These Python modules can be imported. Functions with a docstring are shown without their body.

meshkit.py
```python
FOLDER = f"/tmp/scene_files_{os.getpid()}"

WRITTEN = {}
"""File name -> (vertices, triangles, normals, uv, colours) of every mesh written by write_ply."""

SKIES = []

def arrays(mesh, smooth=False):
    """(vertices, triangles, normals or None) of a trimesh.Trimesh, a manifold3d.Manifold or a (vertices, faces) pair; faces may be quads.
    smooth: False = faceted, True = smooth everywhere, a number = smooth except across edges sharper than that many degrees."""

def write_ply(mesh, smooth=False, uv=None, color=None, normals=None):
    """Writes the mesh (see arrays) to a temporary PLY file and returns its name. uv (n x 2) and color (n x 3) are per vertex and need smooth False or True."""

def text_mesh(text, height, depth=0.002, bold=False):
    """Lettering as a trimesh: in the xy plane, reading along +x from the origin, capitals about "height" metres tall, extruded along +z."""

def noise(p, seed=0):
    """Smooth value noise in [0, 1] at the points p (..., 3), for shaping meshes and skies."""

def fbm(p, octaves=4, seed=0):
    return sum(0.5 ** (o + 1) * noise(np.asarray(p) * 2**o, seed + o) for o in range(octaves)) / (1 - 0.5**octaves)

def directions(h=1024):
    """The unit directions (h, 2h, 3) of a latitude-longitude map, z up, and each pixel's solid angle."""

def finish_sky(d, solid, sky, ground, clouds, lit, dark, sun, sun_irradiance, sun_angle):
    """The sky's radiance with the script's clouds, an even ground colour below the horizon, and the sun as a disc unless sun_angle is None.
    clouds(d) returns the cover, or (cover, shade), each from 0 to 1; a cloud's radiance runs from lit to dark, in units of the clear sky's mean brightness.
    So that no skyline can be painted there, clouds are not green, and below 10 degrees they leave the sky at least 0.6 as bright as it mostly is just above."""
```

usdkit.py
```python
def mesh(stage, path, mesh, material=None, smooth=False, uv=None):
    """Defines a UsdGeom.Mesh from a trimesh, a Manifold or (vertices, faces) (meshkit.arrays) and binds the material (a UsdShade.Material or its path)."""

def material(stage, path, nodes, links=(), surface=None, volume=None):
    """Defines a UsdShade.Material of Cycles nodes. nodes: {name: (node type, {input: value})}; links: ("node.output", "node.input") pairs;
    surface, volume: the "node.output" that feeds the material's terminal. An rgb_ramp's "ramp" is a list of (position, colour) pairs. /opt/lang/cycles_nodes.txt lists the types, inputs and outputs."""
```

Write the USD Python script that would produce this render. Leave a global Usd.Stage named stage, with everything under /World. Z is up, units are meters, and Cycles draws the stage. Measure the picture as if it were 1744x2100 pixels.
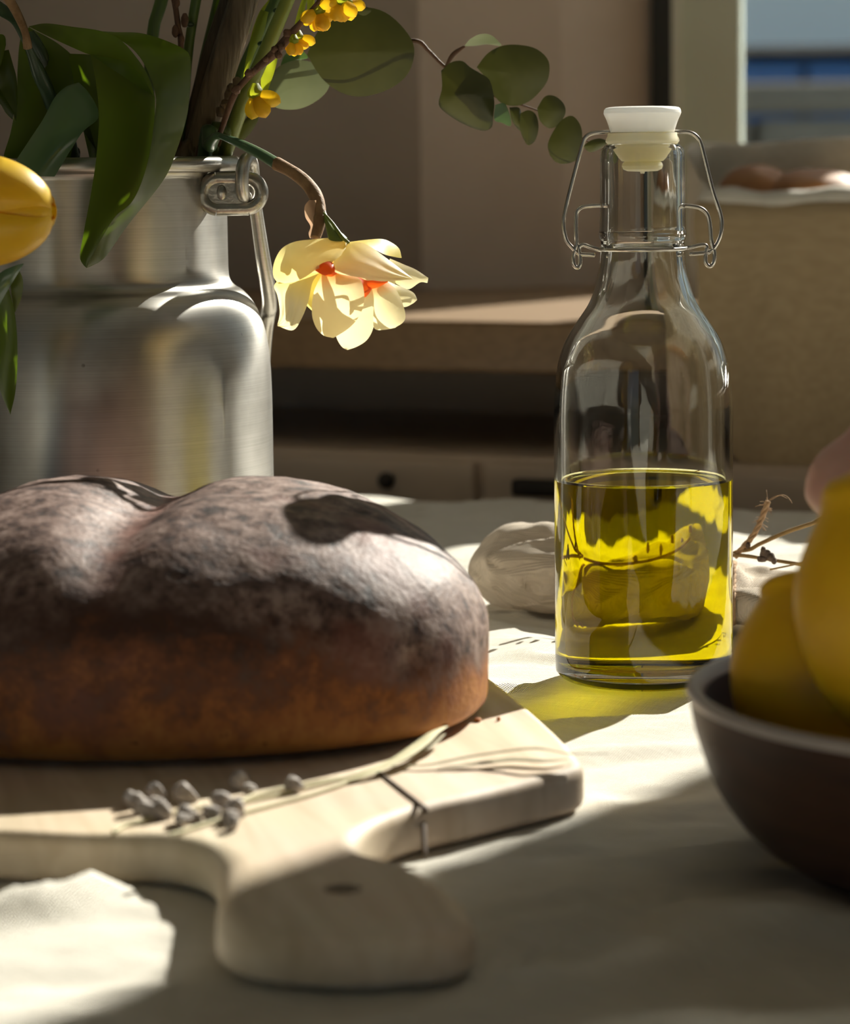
import math
import numpy as np, trimesh, shapely, manifold3d
from shapely.geometry import Polygon
from pxr import Usd, UsdGeom, UsdLux, UsdShade, Gf, Sdf, Vt
import usdkit, meshkit

stage = Usd.Stage.CreateInMemory()
UsdGeom.SetStageUpAxis(stage, 'Z')
UsdGeom.SetStageMetersPerUnit(stage, 1.0)
UsdGeom.Xform.Define(stage, '/World')
UsdGeom.Scope.Define(stage, '/World/Looks')

# ------------------------------------------------------------------ camera
F_PX, EYE = 5800.0, 0.22                       # focal length in pixels of the 1744 px wide frame, eye height over the table
PITCH, ROLL = math.atan(720 / F_PX), math.radians(0.7)
CAM = np.array([0.0, 0.0, EYE])
_f = np.array([0, math.cos(PITCH), -math.sin(PITCH)])
_r0, _u0 = np.array([1.0, 0, 0]), np.array([0, math.sin(PITCH), math.cos(PITCH)])
_r = math.cos(ROLL) * _r0 - math.sin(ROLL) * _u0
_u = math.cos(ROLL) * _u0 + math.sin(ROLL) * _r0
cam = UsdGeom.Camera.Define(stage, '/World/camera')
cam.CreateHorizontalApertureAttr(24.0)
cam.CreateVerticalApertureAttr(24.0 * 2100 / 1744)
cam.CreateFocalLengthAttr(24.0 * F_PX / 1744)
cam.CreateFStopAttr(9.5)
cam.CreateFocusDistanceAttr(1.205)
cam.CreateClippingRangeAttr(Gf.Vec2f(0.02, 500))
cam.CreateExposureAttr(0.18)
m = Gf.Matrix4d(
    _r[0], _r[1], _r[2], 0, _u[0], _u[1], _u[2], 0, -_f[0], -_f[1], -_f[2], 0, CAM[0], CAM[1], CAM[2], 1)
cam.AddTransformOp().Set(m)

# ------------------------------------------------------------------ sun and sky
SUN_EL = math.radians(33.0)
SUN = np.array([0.581 * math.cos(SUN_EL), 0.814 * math.cos(SUN_EL), math.sin(SUN_EL)])
SUN /= np.linalg.norm(SUN)
sun = UsdLux.DistantLight.Define(stage, '/World/sun')
sun.CreateIntensityAttr(2.75)
sun.CreateAngleAttr(0.55); sun.CreateNormalizeAttr(True)
sun.CreateColorAttr(Gf.Vec3f(1.0, 0.95, 0.865))
_z = SUN
_x = np.cross([0, 0, 1.0], _z); _x /= np.linalg.norm(_x)
_y = np.cross(_z, _x)
sun.AddTransformOp().Set(Gf.Matrix4d(*_x, 0, *_y, 0, *_z, 0, 0, 0, 0, 1))
dome = UsdLux.DomeLight.Define(stage, '/World/sky')
dome.CreateIntensityAttr(9.5)
usdkit.material(stage, '/World/Looks/sky', {
    's': ('sky_texture', {'sky_type': 'hosek_wilkie', 'sun_disc': False, 'sun_direction': tuple(SUN), 'turbidity': 3.0, 'ground_albedo': 0.3}),
    'b': ('background_shader', {'strength': 1.0})}, [('s.color', 'b.color')], surface='b.background')
UsdShade.MaterialBindingAPI.Apply(dome.GetPrim()).Bind(UsdShade.Material.Get(stage, '/World/Looks/sky'))

# ------------------------------------------------------------------ helpers
def ray(px, py):
    d = _f + (px - 872) / F_PX * _r + (1050 - py) / F_PX * _u
    return d
def D(px, py, d):                               # the point of a pixel's ray that lies d metres in front (along y)
    r = ray(px, py); return CAM + r * (d / r[1])
def Z(px, py, z=0.0):                           # ... that lies z metres over the table
    r = ray(px, py); return CAM + r * ((z - EYE) / r[2])
def V(px, py, v):                               # ... that lies on the room plane at distance v along the window wall's normal
    r = ray(px, py); return CAM + r * (v / (r[0] * NV[0] + r[1] * NV[1]))
TH = math.radians(26.5)                         # the room and the table are turned against the view
NU, NV = np.array([math.cos(TH), -math.sin(TH)]), np.array([math.sin(TH), math.cos(TH)])
def W(u, v, z=0.0):
    return np.array([u * NU[0] + v * NV[0], u * NU[1] + v * NV[1], z])
def toworld(vv):
    vv = np.asarray(vv, float)
    return np.column_stack([vv[:, 0] * NU[0] + vv[:, 1] * NV[0], vv[:, 0] * NU[1] + vv[:, 1] * NV[1], vv[:, 2]])

taken = {}
def numbered(parent, name):
    k = (parent, name)
    n = taken.get(k, 0); taken[k] = n + 1
    return f'{parent}/{name}' if n == 0 else f'{parent}/{name}_{n:03d}'
def tag(p, label=None, cat=None, group=None, kind=None):
    p = p.GetPrim() if hasattr(p, 'GetPrim') else p
    for k, v in (('label', label), ('category', cat), ('group', group), ('kind', kind)):
        if v: p.SetCustomDataByKey(k, v)
    return p
BASE = {}
def thing(name, label, cat, loc=(0, 0, 0), group=None, kind=None):
    path = numbered('/World', name)
    x = UsdGeom.Xform.Define(stage, path); x.AddTranslateOp().Set(Gf.Vec3d(*map(float, loc)))
    BASE[path] = np.array(loc, float)
    tag(x, label, cat, group, kind)
    return path
def arr(mesh):
    if hasattr(mesh, 'to_mesh'):
        mm = mesh.to_mesh(); return np.array(mm.vert_properties[:, :3], float), np.array(mm.tri_verts)
    if isinstance(mesh, trimesh.Trimesh): return np.array(mesh.vertices), np.array(mesh.faces)
    v, f = np.asarray(mesh[0], float), np.asarray(mesh[1], int)
    if f.shape[1] == 4: f = np.vstack([f[:, [0, 1, 2]], f[:, [0, 2, 3]]])
    return v, f
def part(parent, name, mesh, mat, smooth=True, label=None, attr=None, kind=None, cat=None):
    """mesh in world coordinates, written under parent (a thing's or part's path, or '' for top level)"""
    v, f = arr(mesh)
    if parent:
        root = '/'.join(parent.split('/')[:3]); v = v - BASE[root]
        path = numbered(parent, name)
    else:
        path = numbered('/World', name)
    g = usdkit.mesh(stage, path, (v, f), '/World/Looks/' + mat, smooth=smooth)
    if attr is not None:
        for k, a in attr.items():
            a = np.asarray(a, np.float32)
            UsdGeom.PrimvarsAPI(g).CreatePrimvar(k, Sdf.ValueTypeNames.Color3fArray, 'vertex').Set(Vt.Vec3fArray.FromNumpy(a))
    tag(g, label, cat, None, kind)
    return path
def solo(name, mesh, mat, label, cat, smooth=True, kind=None, group=None, attr=None):
    p = part('', name, mesh, mat, smooth, attr=attr)
    tag(stage.GetPrimAtPath(p), label, cat, group, kind)
    return p

def cat_(*ms):
    vs, fs, n = [], [], 0
    for mm in ms:
        v, f = arr(mm); vs.append(v); fs.append(f + n); n += len(v)
    return np.vstack(vs), np.vstack(fs)
def spline(P, n):
    """Catmull-Rom through the rows of P, n samples evenly spread over the segments"""
    P = np.asarray(P, float)
    if len(P) == 2: return P[0] + (P[1] - P[0]) * np.linspace(0, 1, n)[:, None]
    Q = np.vstack([2 * P[0] - P[1], P, 2 * P[-1] - P[-2]])
    t = np.linspace(0, len(P) - 1 - 1e-9, n); i = t.astype(int); s = (t - i)[:, None]
    a, b, c, d = Q[i], Q[i + 1], Q[i + 2], Q[i + 3]
    return 0.5 * (2 * b + (c - a) * s + (2 * a - 5 * b + 4 * c - d) * s**2 + (3 * b - a - 3 * c + d) * s**3)
def arclen(P, n):
    """spline resampled evenly by length"""
    Q = spline(P, 40 * len(P)); L = np.r_[0, np.cumsum(np.linalg.norm(np.diff(Q[:, :3], axis=0), axis=1))]
    t = np.linspace(0, L[-1], n)
    return np.column_stack([np.interp(t, L, Q[:, k]) for k in range(Q.shape[1])])
def lathe(prof, n=64, closed=False, axis=(0, 0)):
    """prof: (r, z) rows; a ring of n per row, poles closed when r = 0. Normals out for a profile that runs upward."""
    prof = np.asarray(prof, float); a = np.linspace(0, 2 * np.pi, n, endpoint=False)
    v = np.concatenate([np.column_stack([axis[0] + r * np.cos(a), axis[1] + r * np.sin(a), np.full(n, z)]) for r, z in prof])
    f, k = [], len(prof)
    rows = range(k if closed else k - 1)
    for i in rows:
        A, B = i * n + np.arange(n), ((i + 1) % k) * n + np.arange(n)
        A2, B2 = np.roll(A, -1), np.roll(B, -1)
        f += [np.column_stack([A, A2, B2]), np.column_stack([A, B2, B])]
    mm = trimesh.Trimesh(v, np.vstack(f), process=False); mm.merge_vertices(); mm.update_faces(mm.nondegenerate_faces())
    return np.array(mm.vertices), np.array(mm.faces)
def tube(P, R, n=10, m=None, flat=1.0, caps=True, up=None):
    """a tube along the spline of P; R a radius or radii per point; flat squeezes it along one cross axis"""
    P = np.asarray(P, float); R = np.broadcast_to(np.asarray(R, float), len(P))
    m = m or max(2, 6 * len(P))
    Q = arclen(np.column_stack([P, R]), m); c, rr = Q[:, :3], Q[:, 3]
    T = np.gradient(c, axis=0); T /= np.linalg.norm(T, axis=1)[:, None] + 1e-12
    N = np.zeros_like(T); x = np.array(up if up is not None else ([0, 0, 1.0] if abs(T[0][2]) < 0.9 else [1.0, 0, 0]))
    for i in range(m):
        x = x - T[i] * (x @ T[i]); x = x / (np.linalg.norm(x) + 1e-12); N[i] = x
        if up is not None: x = np.array(up, float)
    B = np.cross(T, N); a = np.linspace(0, 2 * np.pi, n, endpoint=False)
    v = (c[:, None] + rr[:, None, None] * (np.cos(a)[None, :, None] * N[:, None] * flat + np.sin(a)[None, :, None] * B[:, None])).reshape(-1, 3)
    f = []
    for i in range(m - 1):
        A, C = i * n + np.arange(n), (i + 1) * n + np.arange(n)
        A2, C2 = np.roll(A, -1), np.roll(C, -1)
        f += [np.column_stack([A, A2, C2]), np.column_stack([A, C2, C])]
    if caps:
        v = np.vstack([v, c[0] - T[0] * rr[0] * 0.4, c[-1] + T[-1] * rr[-1] * 0.4]); k = m * n
        A = np.arange(n); f.append(np.column_stack([np.full(n, k), np.roll(A, -1), A]))
        C = (m - 1) * n + A; f.append(np.column_stack([np.full(n, k + 1), C, np.roll(C, -1)]))
    return v, np.vstack(f)
def grid_faces(nu, nv):
    i, j = np.meshgrid(np.arange(nu - 1), np.arange(nv - 1), indexing='ij'); a = (i * nv + j).ravel()
    return np.vstack([np.column_stack([a, a + nv, a + nv + 1]), np.column_stack([a, a + nv + 1, a + 1])])
def loft(A, B, nu=28, nv=12, bulge=0.0, ripple=0.0, seed=0, waves=0.0):
    """a curved sheet between two edge curves of (px, py, depth); bulge lifts its middle towards the viewer"""
    a = arclen([D(*p) for p in A], nu); b = arclen([D(*p) for p in B], nu); t = np.linspace(0, 1, nv)
    g = a[:, None] * (1 - t)[None, :, None] + b[:, None] * t[None, :, None]
    w = np.linalg.norm(a - b, axis=1)[:, None]
    g[..., 1] -= bulge * w * 4 * (t * (1 - t))[None]
    if ripple: g += (ripple * (meshkit.fbm(g * 90 + 7 * seed, 3, seed) - 0.5))[..., None] * np.array([0.4, 1, 0.6])
    if waves: g[..., 1] += waves * np.sin(t * 2 * np.pi * 3 + seed)[None] * np.linspace(0, 1, nu)[:, None]
    return g.reshape(-1, 3), grid_faces(nu, nv), (np.repeat(np.linspace(0, 1, nu), nv), np.tile(t, nu))
def disc_leaf(outline, d, bulge=0.0, tilt=(0, 0), rings=7, n=48, fold=0.0):
    """a roundish leaf blade whose outline is given in pixels at depth d; tilt: metres of depth per pixel in x, y"""
    o = np.asarray(outline, float); o = spline(np.vstack([o, o[:1]]), n + 1)[:-1]; c = o.mean(0)
    v, f = [D(c[0], c[1], d - bulge)], []
    for k in range(1, rings + 1):
        s = k / rings
        for q in o:
            x = c + (q - c) * s
            v.append(D(x[0], x[1], d + tilt[0] * (x[0] - c[0]) + tilt[1] * (x[1] - c[1]) - bulge * (1 - s * s) + fold * abs(x[1] - c[1])))
    A = 1 + np.arange(n); f.append(np.column_stack([np.zeros(n, int), A, np.roll(A, -1)]))
    for k in range(rings - 1):
        a = 1 + k * n + np.arange(n); b = a + n
        f += [np.column_stack([a, b, np.roll(b, -1)]), np.column_stack([a, np.roll(b, -1), np.roll(a, -1)])]
    return np.array(v), np.vstack(f)
def ellipsoid(c, r, sub=3, noise=0.0, freq=60, seed=0, rot=None):
    s = trimesh.creation.icosphere(sub); v = np.array(s.vertices) * np.asarray(r)
    if noise: v *= 1 + noise * (meshkit.fbm(v * freq + 11 + seed, 3, seed)[:, None] - 0.5)
    if rot is not None: v = v @ np.asarray(rot).T
    return v + np.asarray(c), np.array(s.faces)
def rotm(axis, deg):
    return trimesh.transformations.rotation_matrix(math.radians(deg), axis)[:3, :3]
def rbox(lo, hi, r=0.003):
    """a box with rounded edges, room or world coordinates"""
    lo, hi = np.asarray(lo, float), np.asarray(hi, float); r = min(r, 0.45 * (hi - lo).min())
    s = trimesh.creation.icosphere(1, r).vertices
    pts = np.concatenate([s + np.array([x, y, z]) for x in (lo[0] + r, hi[0] - r) for y in (lo[1] + r, hi[1] - r) for z in (lo[2] + r, hi[2] - r)])
    h = trimesh.convex.convex_hull(pts)
    return np.array(h.vertices), np.array(h.faces)
def roombox(lo, hi, r=0.002):
    v, f = rbox(lo, hi, r); return toworld(v), f
def prism(poly, z0, z1, bevel=0.0):
    """extrudes a polygon (xy) with rounded upper and lower edges"""
    P = poly if isinstance(poly, Polygon) else Polygon(poly)
    cs = manifold3d.CrossSection([np.asarray(P.exterior.coords)[:-1]] + [np.asarray(i.coords)[:-1] for i in P.interiors], manifold3d.FillRule.EvenOdd)
    return manifold3d.Manifold.extrude(cs, z1 - z0).translate((0, 0, z0))

# ------------------------------------------------------------------ materials
def mat(name, nodes, links=(), surface='p.BSDF', volume=None):
    return usdkit.material(stage, '/World/Looks/' + name, nodes, links, surface=surface, volume=volume)
def plain(name, col, rough=0.5, **k):
    return mat(name, {'p': ('principled_bsdf', {'base_color': col, 'roughness': rough, **k})})
def mottled(name, ca, cb, scale, rough=0.6, bump=0.0, bscale=None, detail=4.0, stretch=(1, 1, 1), dist=0.001, **k):
    """two colours mixed by noise in the object's own space, with a bump of finer noise"""
    nodes = {'tc': ('texture_coordinate', {}), 'mp': ('mapping', {'scale': stretch}), 'n': ('noise_texture', {'scale': scale, 'detail': detail, 'roughness': 0.6}),
             'rr': ('rgb_ramp', {'ramp': [(0.3, ca), (0.7, cb)]}), 'p': ('principled_bsdf', {'roughness': rough, **k})}
    links = [('tc.object', 'mp.vector'), ('mp.vector', 'n.vector'), ('n.fac', 'rr.fac'), ('rr.color', 'p.base_color')]
    if bump:
        nodes['n2'] = ('noise_texture', {'scale': bscale or scale * 6, 'detail': 3.0})
        nodes['b'] = ('bump', {'strength': bump, 'distance': dist})
        links += [('mp.vector', 'n2.vector'), ('n2.fac', 'b.height'), ('b.normal', 'p.normal')]
    return mat(name, nodes, links)
def leafy(name, ca, cb, trans, scale=60, rough=0.35, mixf=0.4, attr=None, stretch=(1, 1, 1), spec=0.5):
    """a leaf or petal: a glossy diffuse surface mixed with light that passes through"""
    nodes = {'tc': ('texture_coordinate', {}), 'mp': ('mapping', {'scale': stretch}), 'n': ('noise_texture', {'scale': scale, 'detail': 4.0}),
             'rr': ('rgb_ramp', {'ramp': [(0.3, ca), (0.7, cb)]}), 'p': ('principled_bsdf', {'roughness': rough, 'specular_ior_level': spec}),
             't': ('translucent_bsdf', {'color': trans}), 'm': ('mix_closure', {'fac': mixf}),
             'b': ('bump', {'strength': 0.25, 'distance': 0.0006})}
    links = [('tc.object', 'mp.vector'), ('mp.vector', 'n.vector'), ('n.fac', 'rr.fac'), ('rr.color', 'p.base_color'), ('n.fac', 'b.height'), ('b.normal', 'p.normal'),
             ('p.BSDF', 'm.closure1'), ('t.BSDF', 'm.closure2')]
    if attr:
        nodes['at'] = ('attribute', {'attribute': attr}); nodes['mx'] = ('mix', {'mix_type': 'multiply', 'fac': 1.0}); nodes['mt'] = ('mix', {'mix_type': 'multiply', 'fac': 1.0, 'color2': trans})
        links = [l for l in links if l[1] != 'p.base_color'] + [('rr.color', 'mx.color1'), ('at.color', 'mx.color2'), ('mx.color', 'p.base_color'), ('at.color', 'mt.color1'), ('mt.color', 't.color')]
    return mat(name, nodes, links, surface='m.closure')

# ------------------------------------------------------------------ looks
mottled('plaster', (0.50, 0.42, 0.345), (0.56, 0.47, 0.39), 6, rough=0.9, bump=0.15, bscale=120)
plain('ceiling_white', (0.66, 0.58, 0.5), 0.9)
mottled('floor_wood', (0.12, 0.07, 0.035), (0.2, 0.12, 0.06), 5, rough=0.5, stretch=(1, 12, 1))
mottled('sill_wood', (0.19, 0.115, 0.055), (0.27, 0.17, 0.085), 9, rough=0.45, stretch=(3, 24, 24), bump=0.1)
mottled('cabinet_paint', (0.58, 0.47, 0.37), (0.63, 0.515, 0.41), 8, rough=0.6)
plain('knob_dark', (0.02, 0.016, 0.013), 0.4)
plain('frame_paint', (0.72, 0.79, 0.69), 0.35)
plain('frame_seal', (0.035, 0.04, 0.042), 0.6)
mat('pane_glass', {'f': ('fresnel', {'IOR': 1.45}), 't': ('transparent_bsdf', {'color': (0.97, 0.98, 0.97)}), 'g': ('glossy_bsdf', {'color': (1, 1, 1), 'roughness': 0.02}), 'm': ('mix_closure', {})},
    [('f.fac', 'm.fac'), ('t.BSDF', 'm.closure1'), ('g.BSDF', 'm.closure2')], surface='m.closure')
def weave(name, ca, cb, pitch, bump=0.35, rough=0.9, sheen=0.0, rotz=26.5):
    """woven linen: two crossed sets of threads and slubs as fine relief, colour slightly uneven"""
    s = 0.314 / pitch
    mat(name, {'g': ('geometry', {}), 'mp': ('mapping', {'rotation': (0, 0, math.radians(rotz))}), 'mx': ('mapping', {'scale': (14, 260, 60)}), 'my': ('mapping', {'scale': (260, 14, 60)}),
               'nx': ('noise_texture', {'scale': 4.0, 'detail': 3.0}), 'ny': ('noise_texture', {'scale': 4.0, 'detail': 3.0}), 'w1': ('wave_texture', {'bands_direction': 'x', 'scale': s, 'distortion': 1.2, 'detail': 1.0, 'detail_scale': 0.3}),
               'w2': ('wave_texture', {'bands_direction': 'y', 'scale': s, 'distortion': 1.2, 'detail': 1.0, 'detail_scale': 0.3}),
               'a': ('math', {'math_type': 'add'}), 'c': ('math', {'math_type': 'add'}), 'e': ('math', {'math_type': 'multiply_add', 'value2': 0.8}), 'rr': ('rgb_ramp', {'ramp': [(0.35, ca), (0.65, cb)]}),
               'b': ('bump', {'strength': bump, 'distance': 0.0006}), 'p': ('principled_bsdf', {'roughness': rough, 'specular_ior_level': 0.15, 'sheen_weight': sheen, 'sheen_roughness': 0.4})},
        [('g.position', 'mp.vector'), ('mp.vector', 'mx.vector'), ('mp.vector', 'my.vector'), ('mx.vector', 'nx.vector'), ('my.vector', 'ny.vector'), ('mp.vector', 'w1.vector'), ('mp.vector', 'w2.vector'),
         ('nx.fac', 'a.value1'), ('ny.fac', 'a.value2'), ('w1.fac', 'c.value1'), ('w2.fac', 'c.value2'), ('a.value', 'e.value1'), ('c.value', 'e.value3'), ('nx.fac', 'rr.fac'), ('rr.color', 'p.base_color'),
         ('e.value', 'b.height'), ('b.normal', 'p.normal')])
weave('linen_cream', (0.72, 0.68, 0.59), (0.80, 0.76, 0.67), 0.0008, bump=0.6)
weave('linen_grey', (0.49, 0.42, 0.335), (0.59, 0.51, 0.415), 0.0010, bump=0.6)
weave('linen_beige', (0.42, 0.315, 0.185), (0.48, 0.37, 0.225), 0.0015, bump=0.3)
plain('road_grey', (0.10, 0.09, 0.075), 0.9)
mottled('stone_grey', (0.17, 0.14, 0.095), (0.26, 0.22, 0.16), 1.5, rough=0.9)
plain('paint_blue', (0.05, 0.14, 0.30), 0.4)
plain('render_white', (0.95, 0.85, 0.72), 0.8)
plain('roof_brown', (0.42, 0.32, 0.24), 0.8)
plain('car_glass', (0.02, 0.025, 0.03), 0.1)
plain('rubber', (0.02, 0.02, 0.02), 0.7)

# ------------------------------------------------------------------ the room
SILL = float(V(1000, 659, 1.831)[2])
HEAD = 1.75
def wall(name, *boxes, mat='plaster', kind='structure'):
    v, f = cat_(*[trimesh.creation.box(bounds=[a, b]) for a, b in boxes])
    return solo(name, (toworld(v), f), mat, None, None, smooth=False, kind=kind)
UL, UR, VN = -2.4, 2.4, -2.3
wall('floor', ((UL, VN, -0.80), (UR, 2.62, -0.75)), mat='floor_wood')
wall('ceiling', ((UL, VN, 2.0), (UR, 2.62, 2.06)), mat='ceiling_white')
wall('wall_left', ((UL - 0.12, VN, -0.8), (UL, 2.62, 2.06)))
wall('wall_right', ((UR, VN, -0.8), (UR + 0.12, 2.62, 2.06)))
OPW = (-0.35, 0.55)                             # an opening to the next, bright room behind the camera
wall('wall_front', ((UL, VN - 0.12, -0.8), (OPW[0], VN, 2.06)), ((OPW[1], VN - 0.12, -0.8), (UR, VN, 2.06)), ((OPW[0], VN - 0.12, 1.25), (OPW[1], VN, 2.06)))
# the window wall: a splayed reveal on the left of the windows, wall under the sill and over the windows, piers between
left = prism([(UL, 2.26), (-1.127, 2.26), (-1.030, 2.35), (-0.972, 2.44), (-0.972, 2.62), (UL, 2.62)], SILL, 2.0)
lv, lf = arr(left)
bv, bf = cat_(*[trimesh.creation.box(bounds=[a, b]) for a, b in (((UL, 2.12, -0.75), (UR, 2.62, SILL - 0.037)), ((-0.972, 2.38, HEAD), (UR, 2.62, 2.0)), ((0.62, 2.38, SILL), (UR, 2.62, HEAD)))])
solo('wall_back', cat_((toworld(lv), lf), (toworld(bv), bf)), 'plaster', None, None, smooth=False, kind='structure')
solo('trim_1', roombox((UL, 1.831, SILL - 0.037), (UR, 2.44, SILL), 0.004), 'sill_wood', None, None, smooth=30, kind='structure')
def window(name, u0, u1, l=0.0, r=0.0):
    """a window from u0 to u1 between the outer edges of its frame; l, r: widths of the side posts"""
    p = thing(name, None, None, W((u0 + u1) / 2, 2.44, SILL), kind='structure')
    part(p, 'post', roombox((u0, 2.425, SILL), (u0 + l, 2.437, HEAD), 0.002), 'frame_paint', smooth=30)
    part(p, 'post', roombox((u1 - r, 2.425, SILL), (u1, 2.437, HEAD), 0.002), 'frame_paint', smooth=30)
    part(p, 'bottom_rail', roombox((u0 + l, 2.425, SILL), (u1 - r, 2.45, SILL + 0.055), 0.006), 'frame_paint', smooth=30)
    part(p, 'top_rail', roombox((u0 + l, 2.425, HEAD - 0.055), (u1 - r, 2.45, HEAD), 0.006), 'frame_paint', smooth=30)
    part(p, 'pane', roombox((u0 + l - 0.003, 2.432, SILL + 0.05), (u1 - r + 0.003, 2.436, HEAD - 0.05), 0.0005), 'pane_glass', smooth=False)
    return p
plain('strip_paint', (0.80, 0.84, 0.76), 0.3)
w1 = window('window_1', -0.951, -0.61, 0.063, 0.105)
part(w1, 'seal', roombox((-0.972, 2.42, SILL), (-0.951, 2.50, HEAD), 0.002), 'frame_seal', smooth=30, label='dark seal strip beside the frame')
part(w1, 'edge_strip', roombox((-0.951, 2.418, SILL), (-0.943, 2.4249, HEAD), 0.001), 'strip_paint', smooth=30, label='pale edge strip of the sash')
window('window_2', -0.61, -0.08, 0.066, 0.043)
window('window_3', -0.08, 0.62, 0.130, 0.06)
# low cabinet under the sill
CT = float(V(850, 918, 1.80)[2])
c = thing('cabinet', 'low taupe painted cabinet under the wooden window sill behind the table', 'cabinet', W(-0.8, 1.9, -0.75))
part(c, 'body', roombox((-1.9, 1.80, -0.72), (0.2, 2.12, CT - 0.004), 0.004), 'cabinet_paint', smooth=30)
part(c, 'plinth', roombox((-1.88, 1.83, -0.75), (0.18, 2.1, -0.715), 0.003), 'knob_dark', smooth=30)
for k in range(4):
    u0 = -1.9 + k * 0.525
    d_ = part(c, 'drawer', roombox((u0 + 0.004, 1.79, CT - 0.17), (u0 + 0.521, 1.803, CT - 0.008), 0.003), 'cabinet_paint', smooth=30)
    part(c, 'door', roombox((u0 + 0.004, 1.79, -0.70), (u0 + 0.521, 1.803, CT - 0.178), 0.003), 'cabinet_paint', smooth=30)
q = V(792, 986, 1.785)
part(c, 'knob', ellipsoid(q, (0.0062, 0.006, 0.0062), 3), 'knob_dark', label='dark round knob')
q = V(1110, 1001, 1.785); qv = toworld(rbox((-0.021, -0.006, -0.006), (0.021, 0.006, 0.006), 0.003)[0]) + q
part(c, 'handle', (qv, rbox((-0.021, -0.006, -0.006), (0.021, 0.006, 0.006), 0.003)[1]), 'knob_dark', smooth=30, label='dark bar handle')

# ------------------------------------------------------------------ outside the window
def wbox(lo, hi, r=0.02): return rbox(lo, hi, r)
solo('ground', trimesh.creation.box(bounds=[(-30, 3.6, -1.3), (40, 60, -1.2)]), 'road_grey', None, None, smooth=False, kind='structure')
P0, P1 = D(1640, 150, 14), D(1640, 310, 9)
yw = 10.0
zt = float(D(1700, 163, yw)[2])
g = thing('garden_wall', 'low grey stone wall outside, seen blurred through the window', 'wall', (2, yw, -1.2))
rng = np.random.default_rng(3)
row, zz = 0, -1.2
while zz < zt - 0.02:
    h = min(0.26, zt - zz); x = 0.2 - (row % 2) * 0.3
    while x < 6.0:
        wd = rng.uniform(0.45, 0.75)
        part(g, 'stone', wbox((x + 0.01, yw - rng.uniform(0.0, 0.05), zz + 0.008), (x + wd - 0.01, yw + 0.35, zz + h - 0.008), 0.03), 'stone_grey', smooth=30)
        x += wd
    zz += h; row += 1
zb = float(D(1700, 92, 12.5)[2])
b = thing('shed', 'long blue painted shed beyond the stone wall outside the window', 'shed', (3, 13, -1.2))
part(b, 'wall', wbox((-2, 12.6, -1.2), (12, 14.5, zb - 0.06)), 'paint_blue', smooth=30)
for k in range(20):
    part(b, 'board', wbox((-1.9 + k * 0.6, 12.5, -1.15), (-1.9 + k * 0.6 + 0.57, 12.6, zb - 0.08)), 'paint_blue', smooth=30)
part(b, 'roof', wbox((-2.2, 12.48, zb - 0.03), (12.2, 14.7, zb), 0.01), 'roof_brown', smooth=30)
h = thing('house', 'white rendered house with a tiled roof, farthest thing outside the window', 'house', (5, 22, -1.2))
part(h, 'wall', wbox((-6, 20, -1.2), (16, 26, 5.0)), 'render_white', smooth=30)
part(h, 'roof', prism([(-6.5, 4.9), (16.5, 4.9), (14, 7.5), (-4, 7.5)], 0, 6.6).transform([[1, 0, 0, 0], [0, 0, 1, 19.6], [0, 1, 0, 0]]), 'roof_brown', smooth=30)
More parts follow.
